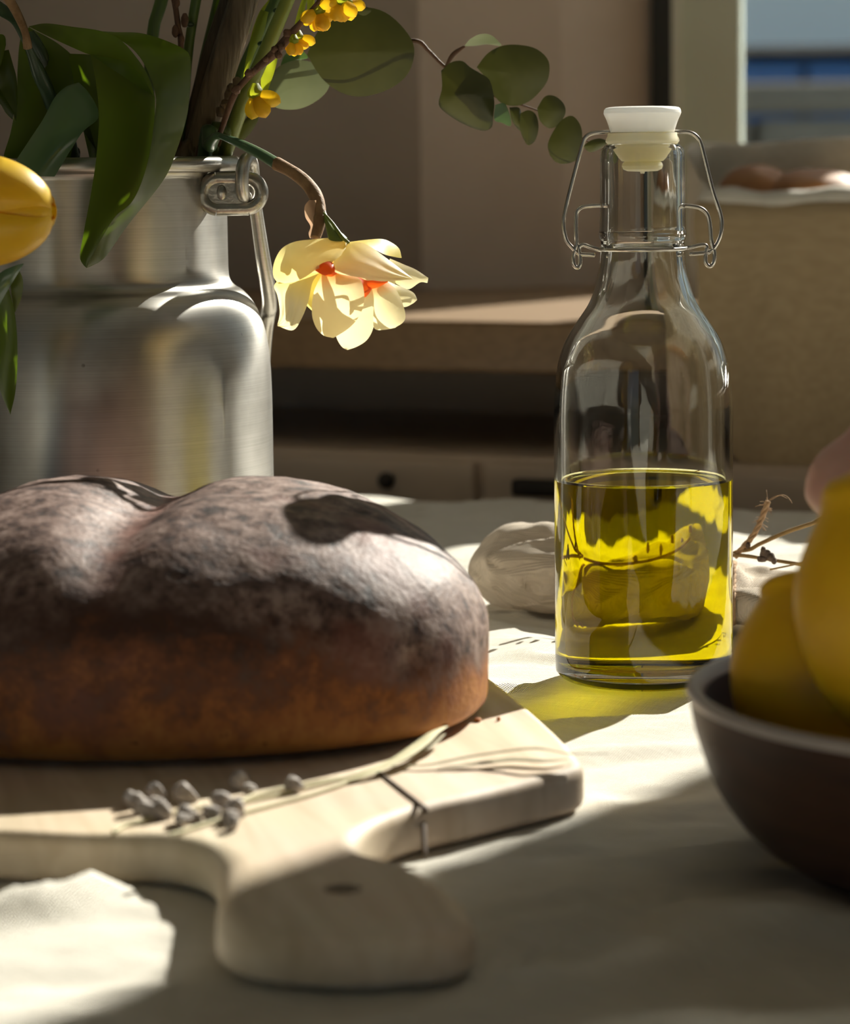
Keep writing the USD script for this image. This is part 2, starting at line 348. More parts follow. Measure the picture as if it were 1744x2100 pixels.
for k in range(4):
    w_ = part(h, 'window', wbox((-3 + 4 * k, 19.95, 2.2), (-1.8 + 4 * k, 20.02, 3.6)), 'frame_paint', smooth=30)
    part(w_, 'pane', wbox((-2.9 + 4 * k, 19.93, 2.3), (-1.9 + 4 * k, 19.96, 3.5)), 'car_glass', smooth=30)

# ------------------------------------------------------------------ table and tablecloth
plain('table_wood', (0.2, 0.12, 0.06), 0.5)
VE, TU0, TU1, TV0 = 1.683, -1.25, 0.75, 0.05
tb = thing('table', 'wooden table hidden under the linen cloth', 'table', W(-0.2, 0.9, -0.75))
part(tb, 'tabletop', roombox((TU0, TV0, -0.039), (TU1, VE - 0.012, -0.009), 0.004), 'table_wood', smooth=30)
for u in (TU0 + 0.08, TU1 - 0.08):
    for v in (TV0 + 0.08, VE - 0.09):
        part(tb, 'leg', roombox((u - 0.035, v - 0.035, -0.75), (u + 0.035, v + 0.035, -0.039), 0.006), 'table_wood', smooth=30)
def cloth_height(x, y):
    """wrinkles of the tablecloth over the table top, metres"""
    p = np.stack([x, y, np.zeros_like(x)], -1)
    ca, sa = math.cos(0.35), math.sin(0.35)
    a, b = ca * x + sa * y, -sa * x + ca * y
    w = 0.0060 * (meshkit.fbm(np.stack([a * 6, b * 15, 0 * x], -1), 3, 5) - 0.5)
    w += 0.0034 * (meshkit.fbm(np.stack([a * 15, b * 36, 0 * x + 3], -1), 3, 9) - 0.5)
    w += 0.0012 * (meshkit.fbm(np.stack([a * 60, b * 90, 0 * x + 3], -1), 2, 19) - 0.5)
    ridge = 1 - np.abs(2 * meshkit.fbm(np.stack([a * 7 + 4, b * 17, 0 * x], -1), 2, 21) - 1)
    w += 0.0040 * (np.clip(ridge - 0.80, 0, 1) / 0.20) ** 1.5
    w *= 1 + 1.3 * np.clip((0.98 - y) / 0.2, 0, 1) - 1.5 * np.clip((0.74 - y) / 0.12, 0, 1)
    w -= 0.0022
    # pressed flat under the things that stand on it
    flat = np.ones_like(x)
    for cx, cy, r in ((BX0, BD0, 0.040), (KX0, KD0, 0.088), (0.1905, 0.857, 0.07)):
        flat = np.minimum(flat, np.clip((np.hypot(x - cx, y - cy) - r) / 0.02, 0, 1))
    near = (x > -0.32) & (x < 0.09) & (y > 0.7) & (y < 1.3)
    pts = shapely.points(x[near], y[near]); dist = shapely.distance(pts, BOARD_OUTLINE)
    fl = flat[near]; flat[near] = np.minimum(fl, np.clip(dist / 0.015, 0, 1))
    return np.where(flat < 1, np.minimum(w, 0.004 * flat) * flat - 0.0006 * (1 - flat), w)
def build_cloth():
    us = np.linspace(TU0 - 0.02, TU1 + 0.02, 520); vs = np.linspace(TV0 - 0.02, VE, 470)
    U, Vv = np.meshgrid(us, vs, indexing='ij')
    x, y = U * NU[0] + Vv * NV[0], U * NU[1] + Vv * NV[1]
    z = cloth_height(x, y) + 0.0005
    edge = np.clip((Vv - (VE - 0.03)) / 0.03, 0, 1); z = z - 0.004 * edge**2
    drop = np.linspace(0, 1, 40)[1:]
    ud = np.repeat(us[:, None], len(drop), 1); vd = VE + 0.008 * np.sin(np.clip(drop * 12, 0, 1.57)) + 0.012 * drop * np.sin(us[:, None] * 26)
    zd = z[:, -1:] - 0.28 * drop[None]
    X = np.concatenate([x, ud * NU[0] + vd * NV[0]], 1); Y = np.concatenate([y, ud * NU[1] + vd * NV[1]], 1); Zz = np.concatenate([z, zd], 1)
    return np.stack([X, Y, Zz], -1).reshape(-1, 3), grid_faces(len(us), X.shape[1])

# ------------------------------------------------------------------ cutting board
TB = 0.0165
def wood(name, ca, cb, rot, rough=0.6):
    mat(name, {'g': ('geometry', {}), 'mr': ('mapping', {'rotation': (0, 0, rot), 'scale': (1, 1, 1)}), 'mp': ('mapping', {'scale': (60, 4, 30)}), 'n': ('noise_texture', {'scale': 1.6, 'detail': 5.0, 'distortion': 0.6}), 'ns': ('noise_texture', {'scale': 14.0, 'detail': 3.0}),
               'rr': ('rgb_ramp', {'ramp': [(0.3, ca), (0.7, cb)]}), 'mx': ('mix', {'mix_type': 'multiply', 'fac': 0.18}), 'p': ('principled_bsdf', {'roughness': rough, 'specular_ior_level': 0.35}), 'b': ('bump', {'strength': 0.12, 'distance': 0.0006})},
        [('g.position', 'mr.vector'), ('mr.vector', 'mp.vector'), ('mp.vector', 'n.vector'), ('g.position', 'ns.vector'), ('n.fac', 'rr.fac'), ('rr.color', 'mx.color1'), ('ns.color', 'mx.color2'), ('mx.color', 'p.base_color'), ('n.fac', 'b.height'), ('b.normal', 'p.normal')])
wood('board_wood', (0.53, 0.415, 0.285), (0.72, 0.60, 0.46), math.radians(-13))
plain('seam_dark', (0.10, 0.065, 0.04), 0.8)
bd_px = [(0, 1706), (160, 1713), (300, 1713), (372, 1722), (425, 1742), (447, 1775), (443, 1830), (443, 1868), (470, 1893), (530, 1908), (620, 1917), (720, 1921), (845, 1915), (930, 1905), (972, 1880), (966, 1842),
         (926, 1806), (875, 1776), (826, 1757), (757, 1742), (738, 1726), (748, 1700), (790, 1676), (862, 1652), (970, 1628), (1096, 1598), (1168, 1580), (1197, 1566), (1185, 1545), (1148, 1503), (1060, 1425), (978, 1362)]
bd = [Z(x, y, TB)[:2] for x, y in bd_px]
bd += [(0.012, 1.19), (-0.02, 1.225), (-0.08, 1.24), (-0.17, 1.23), (-0.25, 1.18), (-0.29, 1.08), (-0.285, 0.97), (-0.24, 0.885), (-0.18, 0.862)]
bd = spline(np.vstack([bd, bd[:1]]), 360)[:-1]
hole = Z(702, 1823, TB)[:2]; ha = np.linspace(0, 2 * np.pi, 28, endpoint=False)
poly = Polygon(bd).buffer(0)
BX0, BD0 = Z(1322, 1396, 0)[:2]; KX0, KD0 = D(165, 600, 1.285)[:2]
BOARD_OUTLINE = poly
solo('tablecloth', build_cloth(), 'linen_cream', 'creased cream linen tablecloth lying under everything on the table', 'tablecloth')
def board_skin():
    """upper side, edge and underside of the board as one skin: rings inset from the outline"""
    P = poly; ring = np.asarray(P.exterior.coords)[:-1]
    n = 500
    ring = np.array([P.exterior.interpolate(s, normalized=True).coords[0] for s in np.linspace(0, 1, n, endpoint=False)])
    if not P.exterior.is_ccw: ring = ring[::-1]
    T = np.roll(ring, -3, 0) - np.roll(ring, 3, 0); T /= np.linalg.norm(T, axis=1)[:, None]; N = np.column_stack([T[:, 1], -T[:, 0]])
    r = (0.0042 + 0.0046 * np.clip((0.86 - ring[:, 1]) / 0.05, 0, 1) * (ring[:, 0] > -0.09))[:, None]
    prof = [(r * (1 - math.cos(t)), 0.0006 + 0.004 - 0.004 * math.sin(t)) for t in np.linspace(math.pi / 2, 0, 6)] + [(r * (1 - math.cos(t)), TB - r + r * math.sin(t)) for t in np.linspace(0, math.pi / 2, 9)]
    v = np.concatenate([np.column_stack([ring - N * i, np.broadcast_to(z, (n, 1))]) for i, z in prof]); f = []
    for k in range(len(prof) - 1):
        a = k * n + np.arange(n); b = a + n
        f += [np.column_stack([a, np.roll(a, -1), np.roll(b, -1)]), np.column_stack([a, np.roll(b, -1), b])]
    v, f = v, np.vstack(f)
    hp = np.column_stack([hole[0] + 0.0056 * np.cos(ha), hole[1] + 0.0056 * np.sin(ha)])
    caps = []
    for z, inner, up in ((TB, ring - N * r, True), (0.0006, ring - N * r, False)):
        q = Polygon(inner, [hp])
        tv, tf = trimesh.creation.triangulate_polygon(q, engine='earcut')
        tf = np.asarray(tf); tv = np.asarray(tv)
        nrm = np.cross(tv[tf[0][1]] - tv[tf[0][0]], tv[tf[0][2]] - tv[tf[0][0]])
        if (nrm > 0) != up: tf = tf[:, ::-1]
        caps.append((np.column_stack([tv, np.full(len(tv), z)]), tf))
    k = len(ha); a = np.arange(k)
    hv = np.concatenate([np.column_stack([hp, np.full(k, TB)]), np.column_stack([hp, np.full(k, 0.0006)])])
    hf = np.vstack([np.column_stack([a, np.roll(a, -1), np.roll(a, -1) + k]), np.column_stack([a, np.roll(a, -1) + k, a + k])])
    return cat_((v, f), *caps, (hv, hf))
board = thing('cutting_board', 'pale wooden cutting board with a short rounded handle and hanging hole, under the loaf', 'cutting board', (*hole, 0))
part(board, 'body', board_skin(), 'board_wood', smooth=40)
s0, s1 = Z(772, 1582, TB), Z(866, 1654, TB); s2 = Z(869, 1664, TB - 0.0035); s3 = Z(871, 1752, 0.003)
part(board, 'seam', tube([s0 + [0, 0, .00005], s1 + [0, 0, .00005], s2 + [0, -.0008, 0], 0.5 * (s2 + s3) + [0, -.0012, 0], s3 + [0, -.0010, 0]], 0.0009, 8, 60), 'seam_dark', label='dark joint line across the right shoulder')

# ------------------------------------------------------------------ loaf
mat('crust', {'g': ('geometry', {}), 'n1': ('noise_texture', {'scale': 38.0, 'detail': 7.0, 'roughness': 0.7}), 'n2': ('noise_texture', {'scale': 120.0, 'detail': 5.0, 'roughness': 0.7}), 'n3': ('noise_texture', {'scale': 420.0, 'detail': 3.0}), 'n4': ('noise_texture', {'scale': 20.0, 'detail': 5.0}),
              'sx': ('separate_xyz', {}), 'zr': ('map_range', {'from_min': 0.018, 'from_max': 0.072, 'clamp': True}), 'hy': ('math', {'math_type': 'multiply_add', 'value2': 0.05, 'value3': -0.0625}), 'hz': ('math', {'math_type': 'multiply_add', 'value2': 0.075, 'value3': -0.0375}), 'za': ('math', {'math_type': 'add'}),
              'side': ('rgb_ramp', {'ramp': [(0.0, (0.36, 0.15, 0.036)), (0.25, (0.27, 0.095, 0.022)), (0.52, (0.12, 0.038, 0.011)), (0.85, (0.035, 0.013, 0.007))]}), 'top': ('rgb_ramp', {'ramp': [(0.60, (0.022, 0.013, 0.012)), (0.69, (0.085, 0.050, 0.041)), (0.78, (0.165, 0.106, 0.087)), (0.90, (0.27, 0.195, 0.167))]}),
              'at': ('attribute', {'attribute': 'flour'}), 'fa': ('separate_xyz', {}), 'fm': ('math', {'math_type': 'multiply_add', 'value2': 1.3, 'value3': -0.65}), 'ff': ('math', {'math_type': 'add', 'use_clamp': True}),
              'tf': ('math', {'math_type': 'multiply_add', 'value2': 0.5}), 'mx': ('mix', {}), 'red': ('rgb_ramp', {'ramp': [(0.60, (0, 0, 0)), (0.68, (1, 1, 1))]}), 'rm': ('mix', {'color2': (0.15, 0.055, 0.038)}), 'rf': ('math', {'math_type': 'multiply', 'value2': 0.6}), 'vy': ('math', {'math_type': 'multiply_add', 'value2': 0.75, 'use_clamp': True}),
              'sp': ('rgb_ramp', {'ramp': [(0.28, (0.25, 0.2, 0.18)), (0.36, (1, 1, 1))]}), 'sm': ('mix', {'mix_type': 'multiply', 'fac': 1.0}), 'ad': ('math', {'math_type': 'multiply_add', 'value2': 0.5}), 'hh': ('math', {'math_type': 'multiply_add', 'value2': 0.25}),
              'b': ('bump', {'strength': 0.5, 'distance': 0.0025}), 'p': ('principled_bsdf', {'roughness': 0.6, 'specular_ior_level': 0.3})},
    [('g.position', 'n1.vector'), ('g.position', 'n2.vector'), ('g.position', 'n3.vector'), ('g.position', 'n4.vector'), ('at.color', 'fa.vector'), ('n1.fac', 'fm.value1'), ('fa.x', 'ff.value1'), ('fm.value', 'ff.value2'), ('g.position', 'sx.vector'), ('sx.z', 'za.value1'), ('hz.value', 'za.value2'), ('za.value', 'zr.value'), ('zr.result', 'side.fac'), ('n2.fac', 'ad.value1'), ('n1.fac', 'hz.value1'), ('n2.fac', 'hy.value1'), ('hy.value', 'hz.value3'),
     ('n1.fac', 'tf.value1'), ('n2.fac', 'tf.value3'), ('tf.value', 'top.fac'), ('ff.value', 'mx.fac'), ('side.color', 'mx.color1'), ('top.color', 'mx.color2'), ('n4.fac', 'red.fac'), ('red.color', 'rf.value1'), ('fa.y', 'vy.value1'), ('rf.value', 'vy.value3'), ('vy.value', 'rm.fac'), ('mx.color', 'rm.color1'), ('n2.fac', 'sp.fac'), ('rm.color', 'sm.color1'), ('sp.color', 'sm.color2'), ('sm.color', 'p.base_color'),
     ('n3.fac', 'hh.value1'), ('ad.value', 'hh.value3'), ('n4.fac', 'ad.value3'), ('hh.value', 'b.height'), ('b.normal', 'p.normal')])
def loaf_mesh():
    nt, nph = 260, 150
    th = np.linspace(0, 2 * np.pi, nt, endpoint=False)
    # profile from the middle of the underside round the bulge to the top
    s = np.linspace(0, 1, nph)
    c, A, B, H, z0 = np.array([-0.100, 1.048]), 0.118, 0.114, 0.0845, TB - 0.001
    ph = -np.pi / 2 + np.pi * s
    sb = np.abs(np.sin(ph)); rr = np.where(ph < 0, np.maximum(1 - sb ** 12, 0) ** 0.22, np.abs(np.cos(ph)) ** 0.60); zc = 0.40 * H
    zz = np.where(ph < 0, zc - zc * sb, zc + (H - zc) * np.abs(np.sin(ph)) ** 0.95)
    R, TT = np.meshgrid(rr, th, indexing='ij'); ZZ = np.repeat(zz[:, None], nt, 1)
    lob = 1 + 0.03 * np.cos(3 * TT + 0.5) + 0.02 * np.cos(2 * TT + 1.0) + 0.055 * np.exp(-((TT - 2 * np.pi + 0.75) / 0.45) ** 2)
    x, y, z = c[0] + A * R * np.cos(TT) * lob, c[1] + B * R * np.sin(TT) * lob, z0 + ZZ
    top = np.clip(ZZ / H - 0.45, 0, 0.55) / 0.55
    # the score between the two lobes runs from the back towards the viewer, drifting left
    line = -0.0975 - 0.10 * (1.09 - y); g = np.exp(-((x - line) / 0.014) ** 2)
    z -= 0.0085 * g * top
    z += top * 0.004 * np.exp(-((x + 0.143) / 0.032) ** 2 - ((y - 1.06) / 0.06) ** 2) + top * 0.003 * np.exp(-((x + 0.05) / 0.03) ** 2 - ((y - 1.06) / 0.06) ** 2)
    z = z0 + (z - z0) * (1 - 0.07 * np.clip((x + 0.06) / 0.08, 0, 1) ** 2 - 0.14 * np.clip((-0.130 - x) / 0.08, 0, 1) ** 1.5)
    P = np.stack([x, y, z], -1)
    nrm = P - np.array([c[0], c[1], 0.05]); nrm /= np.linalg.norm(nrm, axis=-1, keepdims=True) + 1e-9
    k = (ZZ > 0.004)[..., None]
    P += k * nrm * (0.0075 * (meshkit.fbm(P * 16, 3, 4) - 0.5) + 0.0022 * (meshkit.fbm(P * 75, 3, 8) - 0.5) * (0.35 + 0.9 * top))[..., None]
    for px, py, d, rad, dep in ((868, 1222, 1.06, 0.0032, 0.004), (760, 1350, 0.985, 0.006, 0.0022), (560, 1040, 1.08, 0.004, 0.002)):      # small burst bubbles
        q = D(px, py, d); i = np.argmin(np.linalg.norm(P - q, axis=-1)); q = P.reshape(-1, 3)[i]
        P -= k * nrm * (dep * np.exp(-(np.linalg.norm(P - q, axis=-1) / rad) ** 2))[..., None]
    P[..., 2] = np.maximum(P[..., 2], z0)
    v = P.reshape(-1, 3); f = []
    for i in range(nph - 1):
        a = i * nt + np.arange(nt); b = a + nt
        f += [np.column_stack([a, np.roll(a, -1), np.roll(b, -1)]), np.column_stack([a, np.roll(b, -1), b])]
    # flour lies on the top, down to an uneven line on the flanks, lower at the right end
    hgt = (P[..., 2] - z0) / H; low = 0.70 - 0.40 * np.clip((x + 0.075) / 0.07, 0, 1)
    fl = np.clip((hgt - low) / 0.16 + 0.5, 0, 1).reshape(-1)
    val = (np.exp(-((x - line - 0.003) / 0.006) ** 2) * np.clip((hgt - 0.55) / 0.2, 0, 1) * np.clip((y - 0.93) / 0.05, 0, 1)).reshape(-1) * np.clip(2.2 * meshkit.fbm(v * 70, 3, 77) - 0.5, 0, 1)
    return (v, np.vstack(f)), np.column_stack([fl, val, fl])
lm, fl = loaf_mesh()
loaf = solo('bread_loaf', lm, 'crust', 'big round dark-crusted loaf dusted with flour on the cutting board', 'bread', attr={'flour': fl})

# ------------------------------------------------------------------ swing-top bottle
mat('bottle_glass', {'g': ('glass_bsdf', {'color': (0.985, 0.99, 0.985), 'roughness': 0.0, 'IOR': 1.5})}, surface='g.BSDF')
mat('oil_in_glass', {'g': ('refraction_bsdf', {'color': (0.88, 0.80, 0.03), 'roughness': 0.0, 'IOR': 0.98})}, surface='g.BSDF')
mat('oil_top', {'g': ('glass_bsdf', {'color': (0.95, 0.93, 0.55), 'roughness': 0.0, 'IOR': 1.47})}, surface='g.BSDF')
mat('stopper_white', {'p': ('principled_bsdf', {'base_color': (0.84, 0.81, 0.75), 'roughness': 0.35, 'subsurface_weight': 0.4, 'subsurface_scale': 0.002, 'subsurface_radius': (1, 0.95, 0.85)})})
mat('rubber_gasket', {'p': ('principled_bsdf', {'base_color': (0.86, 0.73, 0.47), 'roughness': 0.4, 'subsurface_weight': 0.6, 'subsurface_scale': 0.003, 'subsurface_radius': (1, 0.9, 0.6)})})
plain('wire_steel', (0.56, 0.53, 0.48), 0.22, metallic=1.0)
BD = float(Z(1322, 1396, 0)[1])
BX = 0.5 * (D(1323, 1395, BD)[0] + D(1316, 300, BD)[0])
def bz(py): return float(D(1320, py, BD)[2])
def br(hw): return hw / F_PX * math.hypot(BD, 0.05)
base_z = 0.0016
outer_px = [(179, 1386), (183, 1372), (184, 1330), (184, 1200), (184, 1000), (184, 880), (183, 830), (180, 785), (174, 742), (160, 700), (136, 660), (110, 620), (95, 578), (88.5, 545), (86, 520), (85, 503), (85.5, 494), (88, 488), (89, 480), (88, 470), (87, 440), (86.5, 400), (86, 340), (85.5, 318), (83, 306), (78, 300)]
o = spline([(br(h), bz(y)) for h, y in outer_px], 150)
o = o[np.argsort(np.arange(len(o)))]
o = o[o[:, 1] > base_z + 0.0030]
outer = np.vstack([[(0, base_z + 0.0022), (br(120), base_z + 0.0018), (br(150), base_z + 0.0002), (br(163), base_z), (br(172), base_z + 0.0010)], o])
OIL_Z = bz(983)
rim_r, rim_z = outer[-1]
# inside: wall of about 3 mm, thicker at the base
ins_px = [(0, 1), (120, 1), (160, 1)]
wall_t = 0.0030
def inner_r(z): 
    zz = outer[5:, 1]; return np.interp(z, zz, outer[5:, 0]) - wall_t
zi0 = base_z + 0.0050
izs = np.concatenate([np.linspace(zi0 + 0.006, OIL_Z, 30), np.linspace(OIL_Z, rim_z, 110)[1:]])
floor_r = inner_r(zi0 + 0.006)
fl_ = [(0, zi0 + 0.003), (floor_r * 0.5, zi0 + 0.0024), (floor_r * 0.8, zi0 + 0.0008), (floor_r * 0.93, zi0 + 0.0014), (floor_r * 0.985, zi0 + 0.0034)]
inner_all = np.array(fl_ + [(inner_r(z), z) for z in izs])
above = inner_all[inner_all[:, 1] >= OIL_Z - 1e-9]; above = above[np.argsort(above[:, 1])]
below = inner_all[inner_all[:, 1] <= OIL_Z + 1e-9]
lipp = np.array([(rim_r - 0.0007, rim_z + 0.0006), (0.5 * (rim_r + above[-1][0]), rim_z + 0.0010), (above[-1][0] + 0.0006, rim_z + 0.0006)])
shell = np.vstack([outer, lipp, above[::-1]])
bottle = thing('bottle', 'clear glass swing-top bottle with white stopper, half full of oil', 'bottle', (BX, BD, 0))
NB = 128
part(bottle, 'glass', lathe(shell, NB, axis=(BX, BD)), 'bottle_glass', smooth=60)
# stopper, gasket, wires
st = [(0, 330 - 112.5)]
def prof(pts, n=60, sm=True):
    q = np.array([(br(h), bz(y)) for h, y in pts]); return spline(q, n) if sm else q
cap_ = lathe(np.vstack([[(0, bz(271.5))], prof([(65, 271), (66.5, 265), (72, 248), (78, 234), (78.5, 230), (77, 224), (71, 220), (50, 218.2), (0.01, 217.4)], 60), [(0, bz(217.4))]]), 72, axis=(BX, BD))
part(bottle, 'stopper', cap_, 'stopper_white', smooth=50, label='white plastic stopper cap')
gas = lathe(np.array([(br(h), bz(y)) for h, y in [(0, 356), (4, 356), (5, 352), (30, 351), (39, 347), (42, 340), (40, 334), (36, 331), (42, 330), (48, 324), (58, 310), (62, 304), (63, 298), (70, 296), (75, 290), (74, 284), (71, 279), (70, 272.5), (0, 272.5)]]), 72, axis=(BX, BD))
part(bottle, 'gasket', gas, 'rubber_gasket', smooth=40, label='translucent yellowish rubber gasket')
def wp(pts): return [D(x, y, BD + (dz[0] if dz else 0)) for x, y, *dz in pts]
WR = br(4.2)
bail = tube(wp([(1187, 520), (1176, 510), (1162, 492), (1156, 462), (1159, 436), (1175, 370), (1194, 300), (1202, 281), (1217, 273), (1250, 270), (1316, 268), (1381, 270), (1412, 271), (1430, 281), (1440, 302), (1462, 390), (1477, 435), (1481, 462), (1477, 486), (1466, 508), (1452, 519)]), WR, 12, 160)
part(bottle, 'wire_bail', bail, 'wire_steel', label='outer steel wire bail over the stopper')
for sgn, pts in ((-1, [(1236, 421), (1215, 422), (1197, 424), (1186, 431), (1182, 446), (1182, 480), (1183, 500), (1180, 512), (1176, 528), (1178, 543), (1184, 549), (1190, 543), (1190, 525), (1188, 509), (1195, 502), (1212, 507), (1234, 513), (1246, 511, -0.004), (1258, 505, -0.010)]),
                 (1, [(1400, 421), (1420, 423), (1437, 427), (1450, 438), (1456, 458), (1459, 490), (1462, 505), (1466, 524), (1463, 541), (1455, 546), (1448, 538), (1448, 520), (1450, 506), (1441, 502), (1424, 505), (1402, 510), (1390, 508, -0.004), (1378, 503, -0.010)])):
    part(bottle, 'wire_lever', tube(wp(pts), WR, 12, 150), 'wire_steel', label='bent steel wire lever at the neck')
part(bottle, 'wire_pin', tube(wp([(1186, 521), (1220, 523)]), WR, 12, 6), 'wire_steel')
part(bottle, 'wire_pin', tube(wp([(1415, 521), (1450, 518)]), WR, 12, 6), 'wire_steel')
an = np.linspace(0, 2 * np.pi, 60)
nr = br(85.8); ringz = bz(510)
ringp = np.column_stack([BX + (nr + WR * 0.6) * np.cos(an), BD + (nr + WR * 0.6) * np.sin(an), np.full(60, ringz)])
part(bottle, 'neck_wire', tube(ringp, WR * 0.9, 10, 200), 'wire_steel', label='steel wire ring round the neck')
# the oil: its side and underside against the glass, its surface against the air
oil = thing('olive_oil', 'greenish yellow olive oil filling the lower half of the glass bottle', 'oil', (BX, BD, 0))
orr = below[-1][0]
part(oil, 'oil_body', lathe(np.vstack([below, [(orr, OIL_Z)]]), NB, axis=(BX, BD)), 'oil_in_glass', smooth=60)
part(oil, 'oil_surface', lathe(np.array([(orr, OIL_Z + 0.0012), (orr - 0.0004, OIL_Z + 0.0006), (orr - 0.0012, OIL_Z + 0.0002), (orr - 0.003, OIL_Z), (0, OIL_Z)]), NB, axis=(BX, BD)), 'oil_top', smooth=60)

# ------------------------------------------------------------------ milk can
mat('aluminium', {'tc': ('texture_coordinate', {}), 'mp': ('mapping', {'scale': (8, 8, 2200)}), 'n': ('noise_texture', {'scale': 1.0, 'detail': 3.0}), 'n2': ('noise_texture', {'scale': 22.0, 'detail': 4.0}), 'v': ('voronoi_texture', {'scale': 95.0, 'randomness': 1.0}), 'n3': ('noise_texture', {'scale': 30.0, 'detail': 2.0}),
                  'rr': ('rgb_ramp', {'ramp': [(0.3, (0.44, 0.42, 0.38)), (0.7, (0.51, 0.49, 0.45))]}), 'r2': ('map_range', {'from_min': 0.3, 'from_max': 0.7, 'to_min': 0.30, 'to_max': 0.40, 'clamp': True}), 'ds': ('rgb_ramp', {'ramp': [(0.05, (0.22, 0.2, 0.16)), (0.10, (1, 1, 1))]}),
                  'dk': ('rgb_ramp', {'ramp': [(0.60, (1, 1, 1)), (0.66, (0, 0, 0))]}), 'dm': ('mix', {'mix_type': 'mix', 'color2': (1, 1, 1)}), 'mu': ('mix', {'mix_type': 'multiply', 'fac': 1.0}),
                  'b': ('bump', {'strength': 0.05, 'distance': 0.0002}), 'tg': ('tangent', {'direction_type': 'radial', 'axis': 'z'}), 'p': ('principled_bsdf', {'metallic': 1.0, 'anisotropic': 0.75, 'anisotropic_rotation': 0.25})},
    [('tg.tangent', 'p.tangent'), ('tc.object', 'mp.vector'), ('mp.vector', 'n.vector'), ('tc.object', 'n2.vector'), ('tc.object', 'v.vector'), ('tc.object', 'n3.vector'), ('n.fac', 'rr.fac'), ('n2.fac', 'r2.value'), ('v.distance', 'ds.fac'), ('n3.fac', 'dk.fac'), ('dk.color', 'dm.fac'), ('ds.color', 'dm.color1'),
     ('rr.color', 'mu.color1'), ('dm.color', 'mu.color2'), ('mu.color', 'p.base_color'), ('r2.result', 'p.roughness'), ('n.fac', 'b.height'), ('b.normal', 'p.normal')])
mottled('aluminium_cast', (0.30, 0.28, 0.24), (0.48, 0.46, 0.42), 60, rough=0.32, bump=0.3, bscale=300, metallic=1.0)
KD = 1.285
KX = float(D(165, 600, KD)[0])
def kz(py): return float(D(165, py, KD)[2])
def kr(hw): return hw / F_PX * KD
kp = [(388, 1000), (388, 860), (387.5, 800), (385, 740), (378, 690), (366, 650), (350, 620), (332, 600), (316, 589), (307, 578), (303.5, 560), (303, 520), (303, 440), (303, 362)]
ko = spline([(kr(h), kz(y)) for h, y in kp], 140)
ko = np.vstack([[(0, 0.0005), (kr(370), 0.0005), (kr(382), 0.002), (kr(388), 0.008)], ko])
lipz = kz(340)
roll = [(kr(303) + 0.0034 + 0.0036 * math.cos(a), lipz + 0.0036 * math.sin(a)) for a in np.linspace(-2.2, 2.6, 18)]
ki = [(r - 0.0016, z) for r, z in ko[::-1] if z > 0.01]
can = thing('milk_can', 'battered aluminium milk can used as a vase behind the loaf', 'milk can', (KX, KD, 0))
part(can, 'body', lathe(np.vstack([ko, roll, ki, [(0, 0.010)]]), 160, axis=(KX, KD)), 'aluminium', smooth=50)
# ears with an eye each, and the bail handle hooked in them, hanging down behind
def ear(sgn):
    a0 = math.radians(-22) if sgn > 0 else math.radians(202)
    c0 = np.array([KX, KD, 0]); n = np.array([math.cos(a0), math.sin(a0), 0])
    cc = D(452, 397, KD - kr(303) * 0.38 - 0.0045) if sgn > 0 else c0 + n * kr(303) + [0, 0, float(D(452, 397, KD - 0.02)[2])]
    eye = D(505, 396, KD - kr(303) * 0.40 - 0.002) if sgn > 0 else cc + n * 0.0118
    x = (eye - cc) / np.linalg.norm(eye - cc); up = np.array([0, 0, 1.0]); y = np.cross(up, x)
    def at(p): p = np.asarray(p, float); return cc + p[:, :1] * x + p[:, 1:2] * up + p[:, 2:3] * y
    L = np.linalg.norm(eye - cc); R = 0.0083
    sh = shapely.LineString([(-0.001, 0), (L, 0)]).buffer(R * 0.72, 24).difference(shapely.Point(L, 0).buffer(0.0042, 24))
    plate = prism(sh, -0.0022, 0.0022); pv, pf = arr(plate)
    rim_ = np.array([p for p in shapely.LineString([(-0.001, 0), (L, 0)]).buffer(R * 0.8, 24).exterior.coords])
    tv, tf = tube(np.column_stack([rim_, np.zeros(len(rim_))]), 0.0032, 12, 160, caps=False)
    return cat_((at(pv), pf), (at(tv), tf), ellipsoid(at([[0.0005, 0.0005, -0.0022]])[0], (0.0022, 0.0014, 0.0034), 2)), eye
for sgn in (1, -1):
    em, eye = ear(sgn)
    e_ = part(can, 'ear', em, 'aluminium_cast', smooth=40, label='cast ear with an eye for the handle')
    if sgn > 0: eyeR = eye
    else: eyeL = eye
de = float(eyeR[1])
hp_ = [(504, 405, de + 0.004), (498, 398, de - 0.007), (496, 372, de - 0.0095), (498, 345, de - 0.008), (505, 328, de - 0.002), (514, 330, de + 0.006), (519, 352, de + 0.010), (521, 400, de + 0.012), (528, 450, de + 0.016), (538, 520, de + 0.022), (548, 580, de + 0.030), (553, 625, de + 0.042), (546, 668, de + 0.058)]
hpts = [D(*p) for p in hp_]
back = [np.array([KX + 0.094 * math.cos(a), KD + 0.094 * math.sin(a), 0.105 - 0.02 * math.sin(a)]) for a in np.radians([40, 60, 90, 120, 150, 175])]
hpts += back + [eyeL + [-0.008, 0.012, -0.03], eyeL + [-0.004, 0.004, 0.004], eyeL + [0, -0.004, 0]]
rad = [0.0030] * 9 + [0.0033, 0.0035, 0.0036, 0.0036] + [0.0034] * (len(hpts) - 13)
part(can, 'bail_handle', tube(hpts, rad, 14, 260), 'aluminium', label='aluminium bail handle hanging behind the can')

